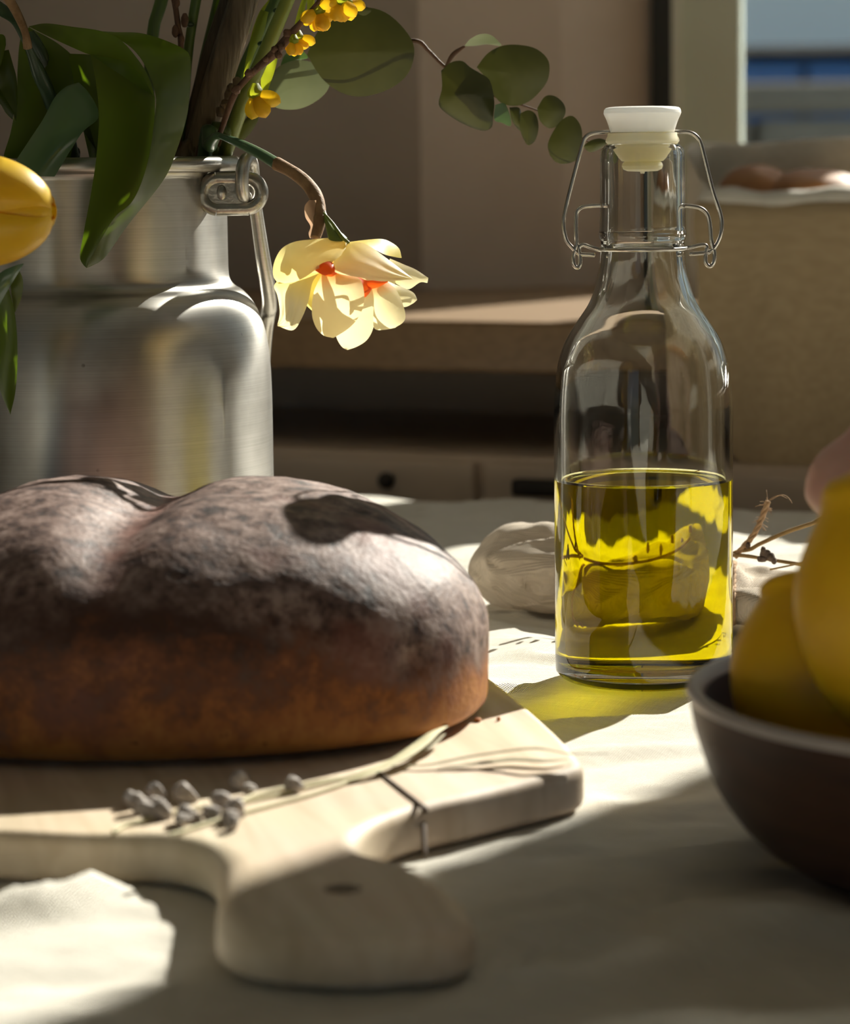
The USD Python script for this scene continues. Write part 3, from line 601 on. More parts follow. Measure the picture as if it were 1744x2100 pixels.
# ------------------------------------------------------------------ bowl with fruit
mottled('bowl_wood', (0.020, 0.008, 0.005), (0.055, 0.022, 0.011), 14, rough=0.45, specular_ior_level=0.3, stretch=(1, 1, 7), bump=0.05)
plain('bowl_rim', (0.34, 0.29, 0.26), 0.3)
BC = np.array([0.1905, 0.857]); BR_, BH = 0.110, 0.0575
bp_o = spline([(0.064, 0.0012), (0.072, 0.0016), (0.080, 0.0045), (0.091, 0.0125), (0.101, 0.026), (0.107, 0.042), (0.1095, 0.054)], 50)
bp_rim = [(0.1103, 0.0555), (0.1100, 0.0570), (0.1085, 0.0577), (0.1066, 0.0574), (0.1052, 0.0560)]
bp_i = spline([(0.1046, 0.054), (0.1018, 0.042), (0.096, 0.027), (0.085, 0.0145), (0.070, 0.0085), (0.04, 0.0068), (0.0005, 0.0065)], 50)
RIM = np.vstack([bp_o[-1:], bp_rim, bp_i[:1]])
bowl = thing('bowl', 'dark brown wooden bowl holding lemons in the right foreground', 'bowl', (*BC, 0))
part(bowl, 'body', lathe(np.vstack([[(0, 0.0025), (0.060, 0.0025)], bp_o, bp_i, [(0, 0.0065)]]), 128, axis=tuple(BC)), 'bowl_wood', smooth=60)
part(bowl, 'rim', lathe(RIM, 128, axis=tuple(BC)), 'bowl_rim', smooth=60, label='paler worn rim')
mat('lemon_peel', {'tc': ('texture_coordinate', {}), 'n': ('noise_texture', {'scale': 260.0, 'detail': 2.0}), 'n2': ('noise_texture', {'scale': 30.0, 'detail': 3.0}), 'rr': ('rgb_ramp', {'ramp': [(0.3, (0.58, 0.30, 0.004)), (0.7, (0.68, 0.38, 0.008))]}),
                   'b': ('bump', {'strength': 0.25, 'distance': 0.001}), 'p': ('principled_bsdf', {'roughness': 0.5, 'specular_ior_level': 0.3, 'subsurface_weight': 0.2, 'subsurface_scale': 0.004, 'subsurface_radius': (1, 0.5, 0.1)})},
    [('tc.object', 'n.vector'), ('tc.object', 'n2.vector'), ('n2.fac', 'rr.fac'), ('rr.color', 'p.base_color'), ('n.fac', 'b.height'), ('b.normal', 'p.normal')])
plain('stalk_brown', (0.10, 0.06, 0.03), 0.8)
def lemon(c, axis, r=0.030, ln=0.040, label=''):
    p = thing('lemon', label, 'lemon', c, group='lemons in the bowl')
    t = np.linspace(-1, 1, 60)
    pr = [(0, -ln * 1.02)] + [(r * max(0.0, 1 - abs(s) ** 2.2) ** 0.62 + 0.0065 * math.exp(-((s - 0.97) / 0.10) ** 2) * (s < 0.995) + 0.003 * math.exp(-((s + 0.97) / 0.08) ** 2) * (s > -0.995), s * ln * (1 + (0.10 if s > 0 else 0.02) * abs(s) ** 6)) for s in t] + [(0, ln * 1.10)]
    v, f = lathe(pr, 56)
    R = trimesh.geometry.align_vectors([0, 0, 1], np.asarray(axis, float) / np.linalg.norm(axis))[:3, :3]
    v *= 1 + 0.03 * (meshkit.fbm(v * 45 + c[0] * 50, 2, 3)[:, None] - 0.5)
    part(p, 'peel', (v @ R.T + c, f), 'lemon_peel')
    e = ellipsoid((0, 0, -ln * 1.02), (0.0028, 0.0028, 0.0012), 2)
    part(p, 'stalk_scar', (e[0] @ R.T + c, e[1]), 'stalk_brown')
l1 = D(1676, 1392, 0.868); l2 = D(1872, 1262, 0.832)
lemon(l1, (-0.10, 0.35, 0.95), 0.0266, 0.0315, 'lemon at the left end of the bowl, partly behind the taller lemon')
lemon(l2, (-0.25, 0.1, 0.95), 0.0345, 0.043, 'largest lemon, standing highest in the bowl at the right picture edge')
lemon(np.array([0.205, 0.885, 0.043]), (1, 0.3, 0.05), 0.030, 0.038, 'lemon lying at the bottom of the bowl under the others')
lemon(np.array([0.178, 0.945, 0.045]), (1, -0.2, 0.0), 0.028, 0.036, 'lemon at the back of the bowl under the rosy pear')
mottled('pear_skin', (0.46, 0.26, 0.19), (0.55, 0.34, 0.26), 40, rough=0.5, subsurface_weight=0.2, subsurface_scale=0.004)
pc = D(1745, 985, 0.945)
pear = thing('pear', 'rosy pear lying on top of the lemons at the right picture edge', 'pear', pc)
ax = np.array([0.42, 0.05, 0.9]); ax /= np.linalg.norm(ax); R = trimesh.geometry.align_vectors([0, 0, 1], ax)[:3, :3]
pp = spline([(0.0005, -0.0165), (0.006, -0.0158), (0.0125, -0.0115), (0.0150, -0.003), (0.0138, 0.005), (0.0092, 0.014), (0.0074, 0.021), (0.0056, 0.026), (0.0005, 0.028)], 50) * 0.94
pv, pf = lathe(pp, 48)
part(pear, 'body', (pv @ R.T + pc, pf), 'pear_skin')
part(pear, 'stalk', tube([pc + R @ [0, 0, 0.026], pc + R @ [0.001, 0, 0.031], pc + R @ [0.003, 0, 0.036]], 0.0011, 8, 10), 'stalk_brown')

# ------------------------------------------------------------------ flowers in the can
leafy('tulip_leaf', (0.040, 0.056, 0.003), (0.066, 0.085, 0.005), (0.13, 0.22, 0.006), scale=30, rough=0.33, mixf=0.30, stretch=(1, 1, 0.25))
leafy('leaf_bluish', (0.045, 0.085, 0.05), (0.075, 0.125, 0.075), (0.14, 0.25, 0.05), scale=30, rough=0.2, mixf=0.25)
leafy('eucalyptus', (0.036, 0.042, 0.014), (0.060, 0.064, 0.024), (0.06, 0.06, 0.008), scale=70, rough=0.5, mixf=0.13)
leafy('eucalyptus_pale', (0.13, 0.145, 0.085), (0.18, 0.19, 0.12), (0.16, 0.18, 0.08), scale=60, rough=0.5, mixf=0.25)
leafy('petal_tulip', (0.80, 0.50, 0.015), (0.86, 0.60, 0.03), (0.80, 0.48, 0.01), scale=60, rough=0.35, mixf=0.35, stretch=(0.3, 2, 2))
leafy('petal_daffodil', (0.86, 0.78, 0.50), (0.91, 0.86, 0.64), (0.92, 0.82, 0.48), scale=140, rough=0.5, mixf=0.58, attr='tint', stretch=(1, 1, 1))
leafy('corona_orange', (0.75, 0.12, 0.015), (0.85, 0.18, 0.02), (0.80, 0.12, 0.01), scale=120, rough=0.5, mixf=0.45)
leafy('petal_forsythia', (0.78, 0.46, 0.01), (0.82, 0.56, 0.02), (0.80, 0.48, 0.01), scale=120, rough=0.5, mixf=0.4)
leafy('leaf_fresh', (0.16, 0.22, 0.015), (0.24, 0.30, 0.03), (0.42, 0.46, 0.02), scale=60, rough=0.4, mixf=0.45)
leafy('papery', (0.55, 0.36, 0.22), (0.68, 0.48, 0.32), (0.5, 0.32, 0.2), scale=120, rough=0.7, mixf=0.5)
mottled('stem_green', (0.05, 0.085, 0.015), (0.095, 0.14, 0.025), 60, rough=0.4, stretch=(1, 1, 0.2))
mottled('stem_light', (0.11, 0.15, 0.02), (0.19, 0.22, 0.04), 50, rough=0.4, stretch=(1, 1, 0.25), bump=0.1)
mottled('stem_dark', (0.020, 0.035, 0.016), (0.04, 0.06, 0.024), 60, rough=0.35, stretch=(1, 1, 0.2))
mottled('daffodil_stem', (0.035, 0.075, 0.03), (0.06, 0.11, 0.045), 70, rough=0.35, stretch=(1, 1, 1))
mottled('bark', (0.035, 0.022, 0.010), (0.15, 0.095, 0.05), 75, rough=0.85, bump=1.0, bscale=190, dist=0.004, stretch=(1, 1, 0.25))
mottled('bark_light', (0.045, 0.028, 0.013), (0.24, 0.17, 0.10), 75, rough=0.85, bump=1.0, bscale=190, dist=0.004, stretch=(1, 1, 0.16), detail=7.0)
mottled('twig', (0.075, 0.032, 0.014), (0.14, 0.065, 0.03), 120, rough=0.7, bump=0.4)
mottled('spathe', (0.17, 0.085, 0.03), (0.34, 0.2, 0.09), 90, rough=0.7, bump=0.5, bscale=400)
IN = np.array([KX, KD, 0.03])
def stem(P, R, n=12, foot=True, **k):
    """a stem through pixels (px, py, depth); it goes on down into the can from its first point"""
    pts = [D(*p) for p in P]; R = list(np.broadcast_to(np.asarray(R, float), len(pts)))
    if foot:
        a = pts[0]; lo = IN + np.array([0.35 * (a[0] - KX), 0.35 * (a[1] - KD), 0]); a2 = np.array([KX + 0.84 * (a[0] - KX), KD + 0.84 * (a[1] - KD), a[2] - 0.014]); pts = [lo, a2] + pts; R = [R[0]] * 2 + R
    return tube(pts, R, n, 10 * len(pts), **k)
def pxr(w, d): return 0.5 * w / F_PX * d
def lp(parent, name, A, B, mat_, label=None, tint=None, **k):
    v, f, (s, t) = loft(A, B, **k)
    part(parent, name, (v, f), mat_, label=label, attr=None if tint is None else {'tint': tint(s, t)})
def fl(name, label, cat, at): return thing(name, label, cat, D(*at))

# woody branches and green stems
b = fl('branch', 'thick brown bark-covered branch standing in the can, right one of the pair', 'branch', (400, 315, 1.285))
part(b, 'bark', stem([(405, 318, 1.285), (430, 225, 1.285), (465, 110, 1.287), (503, -10, 1.29), (540, -130, 1.29)], [pxr(60, 1.285)] * 5, 18), 'bark_light')
rng = np.random.default_rng(2)
for k, (x, y) in enumerate(((474, 180), (486, 168), (463, 215), (470, 195), (452, 230))):
    part(b, 'knot', ellipsoid(D(x, y, 1.272), (0.0022, 0.002, 0.0026), 2, 0.8, 500, k), 'bark')
b = fl('branch', 'dark brown branch standing in the can, left one of the pair', 'branch', (375, 315, 1.29))
part(b, 'bark', stem([(383, 318, 1.292), (404, 225, 1.292), (434, 110, 1.294), (474, -10, 1.296), (510, -130, 1.296)], [pxr(38, 1.29)] * 5, 16), 'bark')
def green(label, P, w, mat_='stem_green', leaves=(), nodes=()):
    s_ = fl('flower_stem', label, 'stem', P[0]); tag(stage.GetPrimAtPath(s_), group='green stems in the can')
    part(s_, 'stalk', stem(P, [pxr(x, P[0][2]) for x in w], 14), mat_)
    for A, B, m_ in leaves: lp(s_, 'leaf', A, B, m_, bulge=0.15)
    for (x, y, d, r) in nodes: part(s_, 'node', ellipsoid(D(x, y, d), (r, r, r * 0.6), 2), 'stem_dark')
    return s_
green('light green stem leaning right, frontmost beside the branches', [(458, 322, 1.284), (500, 205, 1.268), (545, 105, 1.265), (592, -5, 1.268), (640, -120, 1.27)], [30, 29, 29, 28, 26], 'stem_light',
      leaves=[([(556, 110, 1.27), (545, 140, 1.272), (535, 165, 1.272), (540, 215, 1.27)], [(570, 120, 1.272), (562, 150, 1.27), (548, 190, 1.268), (541, 216, 1.27)], 'leaf_fresh'),
              ([(538, 212, 1.27), (541, 222, 1.269), (548, 228, 1.268)], [(545, 212, 1.27), (551, 222, 1.269), (550, 230, 1.268)], 'leaf_fresh')])
green('mid green stem just left of the light green one', [(470, 270, 1.275), (492, 165, 1.275), (525, 85, 1.278), (570, -5, 1.28), (620, -110, 1.28)], [22, 24, 24, 25, 25], 'stem_green',
      leaves=[([(560, -10, 1.285), (535, 20, 1.285), (522, 50, 1.285), (512, 85, 1.284)], [(578, -10, 1.287), (556, 25, 1.287), (535, 55, 1.287), (513, 86, 1.284)], 'leaf_fresh')], nodes=[(538, 90, 1.272, 0.0022), (570, 22, 1.273, 0.0022)])
green('dark green stem behind the left edge of the branches', [(390, 300, 1.305), (403, 215, 1.305), (418, 130, 1.306), (436, 50, 1.307), (450, -10, 1.31), (470, -100, 1.31)], [26, 24, 22, 20, 20, 20], 'stem_green',
      leaves=[([(440, 65, 1.306), (436, 40, 1.306), (440, 15, 1.306), (452, -15, 1.307)], [(446, 66, 1.306), (452, 40, 1.305), (458, 15, 1.305), (470, -15, 1.307)], 'tulip_leaf')])
green('green stem rising upright left of the branches', [(368, 300, 1.29), (385, 120, 1.29), (394, 50, 1.29), (404, -10, 1.29), (420, -110, 1.29)], [20, 20, 20, 21, 20], 'stem_green', nodes=[(389, 50, 1.284, 0.0022)])
green('short visible green stem at the left above the hanging leaves', [(295, 300, 1.30), (313, 75, 1.30), (326, 20, 1.30), (334, -10, 1.30), (350, -110, 1.30)], [26, 25, 26, 27, 26], 'stem_green')
# dark twig with buds
t_ = fl('twig', 'dark reddish twig with pointed buds between two green stems', 'twig', (372, 95, 1.28))
part(t_, 'stalk', stem([(366, 300, 1.28), (371, 98, 1.28), (366, 60, 1.28), (360, 15, 1.28), (355, -10, 1.28), (345, -80, 1.28)], [pxr(12, 1.28)] * 6, 9), 'twig')
for x, y, rx, rz_ in ((379, 40, 0.0018, 0.0034), (360, 62, 0.0017, 0.0030), (362, 5, 0.0016, 0.0024), (372, 80, 0.0014, 0.0028)):
    part(t_, 'bud', ellipsoid(D(x, y, 1.278), (rx, 0.0014, rz_), 2, 0.5, 500), 'twig')
# flowering twig
fy = fl('forsythia_twig', 'knobbly brown twig with small yellow flowers, leaning right out of the can', 'flowering twig', (484, 188, 1.25))
part(fy, 'stalk', stem([(440, 300, 1.265), (478, 200, 1.255), (500, 168, 1.252), (530, 138, 1.25), (560, 112, 1.248), (592, 76, 1.246), (625, 38, 1.244), (662, -4, 1.242), (720, -70, 1.24)], [pxr(w, 1.25) for w in (10, 14, 13, 15, 19, 18, 11, 11, 10)], 10), 'twig')
for k, (x, y, r) in enumerate(((563, 100, 0.0016), (578, 96, 0.0017), (512, 150, 0.0019), (520, 146, 0.0014), (545, 122, 0.0014), (590, 68, 0.0018), (484, 184, 0.0020), (572, 113, 0.0016))):
    part(fy, 'knob', ellipsoid(D(x, y, 1.244), (r, r, r), 2, 0.8, 600, k), 'twig')
def blossom(cx, cy, d, s, seed, drop=1.0):
    """a small four-lobed bell hanging from the twig"""
    r_ = np.random.default_rng(seed)
    for k in range(4):
        a = r_.uniform(-0.7, 0.7) + (k - 1.5) * 0.5; dx, dy = math.sin(a) * s, math.cos(a) * s * drop
        w = s * 0.30; dd = r_.uniform(-0.004, 0.004); nx, ny = math.cos(a) * w, -math.sin(a) * w
        lp(fy, 'petal', [(cx - nx * 0.3, cy - ny * 0.3, d), (cx + dx * 0.5 - nx, cy + dy * 0.5 - ny, d + dd - 0.001), (cx + dx * 0.85 - nx * 0.8, cy + dy * 0.85 - ny * 0.8, d + dd), (cx + dx, cy + dy, d + dd)],
           [(cx + nx * 0.3, cy + ny * 0.3, d), (cx + dx * 0.5 + nx, cy + dy * 0.5 + ny, d + dd), (cx + dx * 0.85 + nx * 0.8, cy + dy * 0.85 + ny * 0.8, d + dd - 0.001), (cx + dx, cy + dy, d + dd)], 'petal_forsythia', nu=10, nv=6, bulge=0.3, ripple=0.0012, seed=seed + k)
    lp(fy, 'sepal', [(cx - s * 0.12, cy - s * 0.35, d), (cx - s * 0.3, cy, d - 0.001), (cx - s * 0.2, cy + s * 0.25, d)], [(cx + s * 0.12, cy - s * 0.35, d), (cx + s * 0.3, cy, d - 0.001), (cx + s * 0.2, cy + s * 0.25, d)], 'leaf_fresh', nu=8, nv=5, bulge=0.4)
blossom(612, 75, 1.247, 38, 1); blossom(603, 82, 1.244, 34, 14); blossom(655, 22, 1.243, 44, 2); blossom(649, 30, 1.245, 36, 24); blossom(700, 0, 1.24, 46, 3); blossom(712, 4, 1.243, 40, 34); blossom(690, 8, 1.246, 40, 36); blossom(524, 190, 1.258, 56, 4, 1.0)
for A, B in (([(600, 105, 1.25), (603, 60, 1.25), (612, 20, 1.25), (625, -15, 1.25)], [(612, 45, 1.249), (622, 44, 1.249), (628, 10, 1.25), (640, -15, 1.25)]), ([(632, -15, 1.248), (630, 15, 1.248), (634, 40, 1.248)], [(646, -15, 1.248), (644, 20, 1.248), (635, 41, 1.248)]), ([(498, 170, 1.27), (505, 120, 1.272), (520, 60, 1.274), (535, 20, 1.276)], [(500, 171, 1.27), (520, 115, 1.274), (540, 70, 1.276), (552, 25, 1.277)])):
    lp(fy, 'leaf', A, B, 'leaf_fresh', bulge=0.2)

# ------------------------------------------------------------------ tulip leaves hanging over the rim
tl = fl('tulip_stalk', 'leafy tulip stalk whose broad glossy leaves arch and hang over the can rim', 'tulip leaves', (200, 330, 1.24))
part(tl, 'stalk', stem([(150, 320, 1.27), (120, 200, 1.265), (85, 110, 1.26), (60, 70, 1.26)], [pxr(26, 1.26)] * 4, 12), 'stem_dark')
G = 'tulip_leaf'
lp(tl, 'leaf', [(58, 54, 1.26), (95, 48, 1.245), (150, 55, 1.225), (205, 63, 1.21), (245, 80, 1.197), (280, 118, 1.188), (305, 158, 1.182), (318, 200, 1.178)],
   [(58, 54, 1.26), (100, 75, 1.24), (150, 98, 1.217), (185, 112, 1.203), (225, 118, 1.194), (262, 130, 1.188), (292, 158, 1.182), (318, 201, 1.178)], G, bulge=0.12, nu=40, label='arching front of the broadest leaf, its upper side catching light')
lp(tl, 'leaf', [(185, 111, 1.204), (197, 170, 1.196), (203, 240, 1.190), (198, 320, 1.185), (186, 400, 1.182), (173, 470, 1.180), (164, 525, 1.179), (171, 543, 1.178), (178, 550, 1.178)],
   [(318, 199, 1.178), (317, 240, 1.175), (308, 310, 1.172), (292, 370, 1.171), (270, 415, 1.171), (236, 445, 1.172), (205, 495, 1.175), (186, 530, 1.177), (178, 550, 1.178)], G, bulge=0.10, nu=60, nv=16, label='broad leaf blade hanging down in front of the can, left half')
lp(tl, 'leaf', [(205, 64, 1.212), (262, 92, 1.198), (298, 135, 1.190), (319, 195, 1.1795), (317, 240, 1.1765), (308, 310, 1.1735), (292, 370, 1.1725), (270, 415, 1.1725), (236, 445, 1.1735), (205, 495, 1.1765), (186, 530, 1.178), (179, 549, 1.179)],
   [(240, 66, 1.222), (290, 68, 1.215), (345, 85, 1.207), (383, 105, 1.202), (391, 125, 1.200), (390, 180, 1.199), (383, 240, 1.198), (362, 310, 1.197), (335, 370, 1.195), (262, 462, 1.19), (215, 528, 1.183), (180, 549, 1.18)], G, bulge=0.10, nu=60, nv=16, label='right half of the hanging blade, touched by the sun')
lp(tl, 'leaf', [(185, 111, 1.2035), (225, 117, 1.1945), (262, 129, 1.1885), (292, 157, 1.1825), (318, 200, 1.1785)], [(185, 113, 1.205), (215, 150, 1.206), (250, 185, 1.2), (285, 205, 1.19), (318, 204, 1.179)], G, bulge=-0.1, nu=24)
lp(tl, 'leaf', [(60, 55, 1.275), (42, 80, 1.275), (36, 140, 1.272), (34, 200, 1.27), (22, 270, 1.265), (8, 318, 1.26), (10, 345, 1.26)],
   [(60, 56, 1.276), (120, 90, 1.262), (160, 130, 1.255), (175, 190, 1.252), (165, 250, 1.252), (150, 300, 1.255), (140, 340, 1.26)], G, bulge=0.15, nu=40, nv=16)
lp(tl, 'leaf', [(160, 169, 1.225), (135, 178, 1.222), (112, 200, 1.218), (88, 245, 1.213), (55, 295, 1.208), (30, 335, 1.205), (25, 360, 1.204)],
   [(162, 169, 1.222), (182, 190, 1.210), (200, 222, 1.203), (200, 245, 1.200), (172, 268, 1.197), (150, 300, 1.196), (112, 362, 1.197)], 'leaf_bluish', bulge=0.22, nu=40, nv=18, label='glossy curled leaf with bright reflections left of the hanging blade')
lp(tl, 'leaf', [(140, 110, 1.25), (150, 160, 1.25), (165, 240, 1.25), (185, 330, 1.25)], [(190, 112, 1.24), (200, 170, 1.24), (205, 250, 1.24), (212, 340, 1.245)], G, bulge=0.1)
lp(tl, 'leaf', [(165, 262, 1.245), (182, 285, 1.245), (200, 312, 1.245)], [(178, 255, 1.245), (196, 268, 1.245), (206, 300, 1.245)], G, bulge=0.1)
# bent stems at the far left
s_ = fl('flower_stem', 'dark green stem with a brown sheath arching in at the top left corner', 'stem', (100, 180, 1.245))
part(s_, 'stalk', tube([D(-40, -10, 1.215), D(0, 18, 1.222), D(30, 38, 1.23), (D(48, 70, 1.236)), D(62, 105, 1.24), D(80, 150, 1.245), D(98, 190, 1.25), D(120, 260, 1.262), D(140, 330, 1.27), D(150, 600, 1.28)], [pxr(w, 1.23) for w in (26, 26, 24, 20, 18, 30, 30, 26, 24, 22)], 14, 120), 'stem_dark')
part(s_, 'sheath', tube([D(2, -20, 1.213), D(22, 5, 1.214), D(40, 38, 1.220), D(52, 68, 1.226), D(57, 98, 1.229)], [pxr(w, 1.23) for w in (22, 20, 18, 16, 20)], 10, 50), 'spathe', label='brown papery sheath')
lf_ = fl('tulip_stalk', 'narrow green leaves cut by the left picture edge above the yellow tulip', 'tulip leaves', (0, 250, 1.25))
lp(lf_, 'leaf', [(-30, 75, 1.25), (0, 70, 1.25), (10, 75, 1.25), (12, 90, 1.25)], [(-35, 190, 1.25), (-10, 160, 1.25), (3, 130, 1.25), (12, 92, 1.25)], G, bulge=0.1)
lp(lf_, 'leaf', [(18, 102, 1.258), (26, 130, 1.258), (34, 160, 1.258), (36, 200, 1.258)], [(-20, 110, 1.26), (-15, 150, 1.26), (5, 190, 1.26), (34, 240, 1.258)], G, bulge=0.1)
lp(lf_, 'leaf', [(-40, 110, 1.265), (0, 140, 1.265), (25, 170, 1.265), (36, 210, 1.265)], [(-40, 160, 1.265), (-10, 185, 1.265), (20, 215, 1.265), (33, 250, 1.265)], G, bulge=0.1)
lp(lf_, 'leaf', [(-40, 160, 1.262), (-5, 186, 1.262), (15, 205, 1.262), (30, 225, 1.262)], [(-40, 215, 1.262), (-5, 210, 1.262), (12, 232, 1.262), (26, 246, 1.262)], G, bulge=0.1)

# ------------------------------------------------------------------ yellow tulip at the left edge
tu = fl('tulip', 'closed yellow tulip bloom nodding in from the left picture edge', 'tulip', (-40, 432, 1.125))
TD = 1.085
c0 = D(-46, 432, TD); AX = np.array([1.0, -0.15, -0.02]); AX /= np.linalg.norm(AX)
_e2 = np.cross(AX, [0, 0, 1.0]); _e2 /= np.linalg.norm(_e2)        # towards the viewer
Rt = np.column_stack([_e2, np.cross(AX, _e2), AX])
def tulip_petal(ang, width, rad, ln, lift, seed):
    nu, nv = 34, 20; s = np.linspace(0, 1, nu); t = np.linspace(-1, 1, nv)
    S, T_ = np.meshgrid(s, t, indexing='ij')
    r = rad * np.sin(np.pi * np.clip(S * 0.965 + 0.03, 0, 1)) ** 0.40; wd = width * (0.55 + 0.45 * np.sin(np.pi * np.clip(S * 0.95 + 0.03, 0, 1)) ** 0.5)
    a = ang + T_ * wd
    rr = (r + lift * r / rad) * (1 - 0.17 * np.abs(T_) ** 3.0)
    x, y, z = rr * np.cos(a), rr * np.sin(a), ln * (S - 0.5) * 1.0
    v = np.stack([x, y, z], -1).reshape(-1, 3) @ Rt.T + c0
    return v, grid_faces(nu, nv)
for k, (ang, wd, lift) in enumerate(((60, 1.08, 0.0), (300, 1.08, 0.0), (180, 1.08, 0.0), (0, 0.95, -0.0055), (120, 0.95, -0.0055), (240, 0.95, -0.0055))):
    # the seam between two outer petals faces the viewer
    part(tu, 'petal', tulip_petal(math.radians(ang), wd, 0.0222, 0.060, lift, k), 'petal_tulip')
part(tu, 'stalk', tube([c0 - AX * 0.030, c0 - AX * 0.045 + [0, 0.01, 0.01], c0 - AX * 0.06 + [0.0, 0.06, 0.04], np.array([KX - 0.055, KD - 0.02, 0.225]), np.array([KX - 0.03, KD, 0.1])], [0.0032] * 5, 12, 60), 'stem_green')
lp(tu, 'leaf', [(-40, 600, 1.12), (0, 560, 1.12), (30, 545, 1.125), (48, 540, 1.13)], [(-40, 720, 1.13), (0, 625, 1.125), (25, 580, 1.125), (49, 541, 1.13)], 'leaf_bluish', bulge=0.15, label='pale green leaf under the bloom')
lp(tu, 'leaf', [(-35, 560, 1.15), (-14, 650, 1.15), (-10, 740, 1.15), (0, 800, 1.15), (21, 850, 1.15)], [(8, 560, 1.14), (30, 640, 1.14), (36, 720, 1.142), (32, 800, 1.146), (21, 851, 1.15)], G, bulge=0.12, nu=40, label='dark pointed leaf hanging at the left edge')
lp(tu, 'leaf', [(20, 555, 1.155), (22, 590, 1.153), (26, 620, 1.155), (30, 640, 1.157)], [(36, 546, 1.155), (47, 575, 1.157), (44, 610, 1.157), (31, 641, 1.157)], G, bulge=0.1)

# ------------------------------------------------------------------ drooping daffodil
DD = 1.165
da = fl('daffodil', 'drooping cream-yellow daffodil with an orange cup hanging over the can rim', 'daffodil', (712, 500, DD))
part(da, 'stalk', tube([np.array([KX + 0.035, KD - 0.01, 0.06]), D(418, 330, 1.268), D(430, 300, 1.255), D(442, 281, 1.243), D(452, 279, 1.238)], [0.003, 0.0034, 0.0032, 0.0020, 0.0015], 12, 60), 'daffodil_stem')
part(da, 'stalk', tube([D(446, 277, 1.240), D(470, 285, 1.232), D(500, 298, 1.222), D(535, 316, 1.212), D(570, 337, 1.202)], [pxr(w, 1.22) for w in (12, 20, 25, 28, 30)], 12, 60, flat=0.75), 'daffodil_stem')
part(da, 'spathe', tube([D(568, 336, 1.2025), D(590, 347, 1.197), D(612, 361, 1.191), D(632, 379, 1.186), D(647, 401, 1.181), D(655, 428, 1.177), D(655, 458, 1.173), D(647, 488, 1.170)], [pxr(w, 1.19) for w in (29, 26, 27, 28, 29, 27, 25, 21)], 14, 120), 'spathe', label='withered brown spathe')
lp(da, 'papery_sheath', [(634, 410, 1.178), (624, 425, 1.178), (626, 445, 1.177), (636, 465, 1.176), (632, 480, 1.175), (634, 490, 1.174)], [(648, 412, 1.174), (646, 430, 1.174), (645, 450, 1.173), (644, 468, 1.173), (648, 480, 1.172), (650, 490, 1.172)], 'papery', nu=30, nv=8, ripple=0.003, label='thin papery skin beside the stalk')
part(da, 'ovary', tube([D(660, 415, 1.178), D(667, 440, 1.174), D(676, 465, 1.170), D(690, 488, 1.167), D(702, 500, 1.166)], [pxr(w, 1.17) for w in (5, 8, 16, 34, 34)], 14, 60, flat=0.8), 'stem_light', label='green base of the flower')
part(da, 'ovary', tube([D(664, 436, 1.172), D(682, 458, 1.168), D(702, 486, 1.164), D(716, 498, 1.162)], [pxr(w, 1.17) for w in (4, 7, 8, 6)], 8, 30), 'stem_light')
white, yel, org = np.array([1.0, 1.0, 1.0]), np.array([1.0, 0.94, 0.42]), np.array([1.0, 0.45, 0.12])
def tint(base, k=0.35, tip=white):
    def f(s, t):
        w = np.clip(s / k, 0, 1)[:, None] ** 1.3
        return base * (1 - w) + tip * w
    return f
def pet(A, B, dA, dB, tn, bulge=0.2, nu=36, nv=16, ripple=0.0006, seed=0, waves=0.0):
    A = [(x, y, DD + d) for (x, y), d in zip(A, np.broadcast_to(dA, len(A)) if np.ndim(dA) == 0 else np.interp(np.linspace(0, 1, len(A)), np.linspace(0, 1, len(dA)), dA))]
    B = [(x, y, DD + d) for (x, y), d in zip(B, np.broadcast_to(dB, len(B)) if np.ndim(dB) == 0 else np.interp(np.linspace(0, 1, len(B)), np.linspace(0, 1, len(dB)), dB))]
    lp(da, 'petal', A, B, 'petal_daffodil', tint=tn, bulge=bulge, nu=nu, nv=nv, ripple=ripple, seed=seed, waves=waves)
pet([(712, 490), (680, 488), (640, 491), (604, 496), (577, 511), (562, 540), (561, 566), (571, 581)], [(711, 500), (706, 516), (690, 532), (665, 546), (648, 553), (628, 567), (604, 578), (572, 582)], [0, 0.002, 0.003, 0.003, 0.002, 0, -0.004, -0.007], [-0.002, -0.008, -0.014, -0.017, -0.018, -0.017, -0.013, -0.008], tint(yel, 0.4, np.array([1, 0.98, 0.7])), 0.12, seed=1)
pet([(713, 500), (736, 497), (760, 506), (790, 528), (820, 551), (846, 571)], [(710, 506), (685, 536), (688, 558), (735, 569), (785, 577), (846, 573)], [-0.001, -0.004, -0.006, -0.009, -0.011, -0.012], [-0.003, -0.012, -0.018, -0.020, -0.018, -0.013], tint(yel, 0.5), 0.16, seed=2, waves=0.0006)
pet([(712, 497), (748, 492), (782, 490), (803, 497), (819, 510), (824, 527)], [(722, 502), (760, 508), (788, 521), (805, 526), (815, 528), (824, 529)], [0.002, 0.008, 0.014, 0.018, 0.02, 0.02], [0, 0.002, 0.006, 0.012, 0.016, 0.02], tint(yel * [1, .95, .75], 1.0, yel), 0.10, seed=3)
pet([(800, 530), (828, 542), (853, 553), (879, 570)], [(790, 566), (815, 583), (838, 593), (862, 579), (877, 580)], [0.010, 0.011, 0.012, 0.012], [0.004, 0.006, 0.008, 0.010, 0.012], tint(yel, 0.4), 0.15, seed=4, nu=24)
pet([(792, 575), (824, 588), (848, 600), (856, 614)], [(798, 588), (812, 610), (828, 629), (846, 623), (855, 616)], [0.0, 0.002, 0.004, 0.004], [-0.004, -0.002, 0.001, 0.003, 0.004], tint(yel, 0.5), 0.18, seed=5, nu=24)
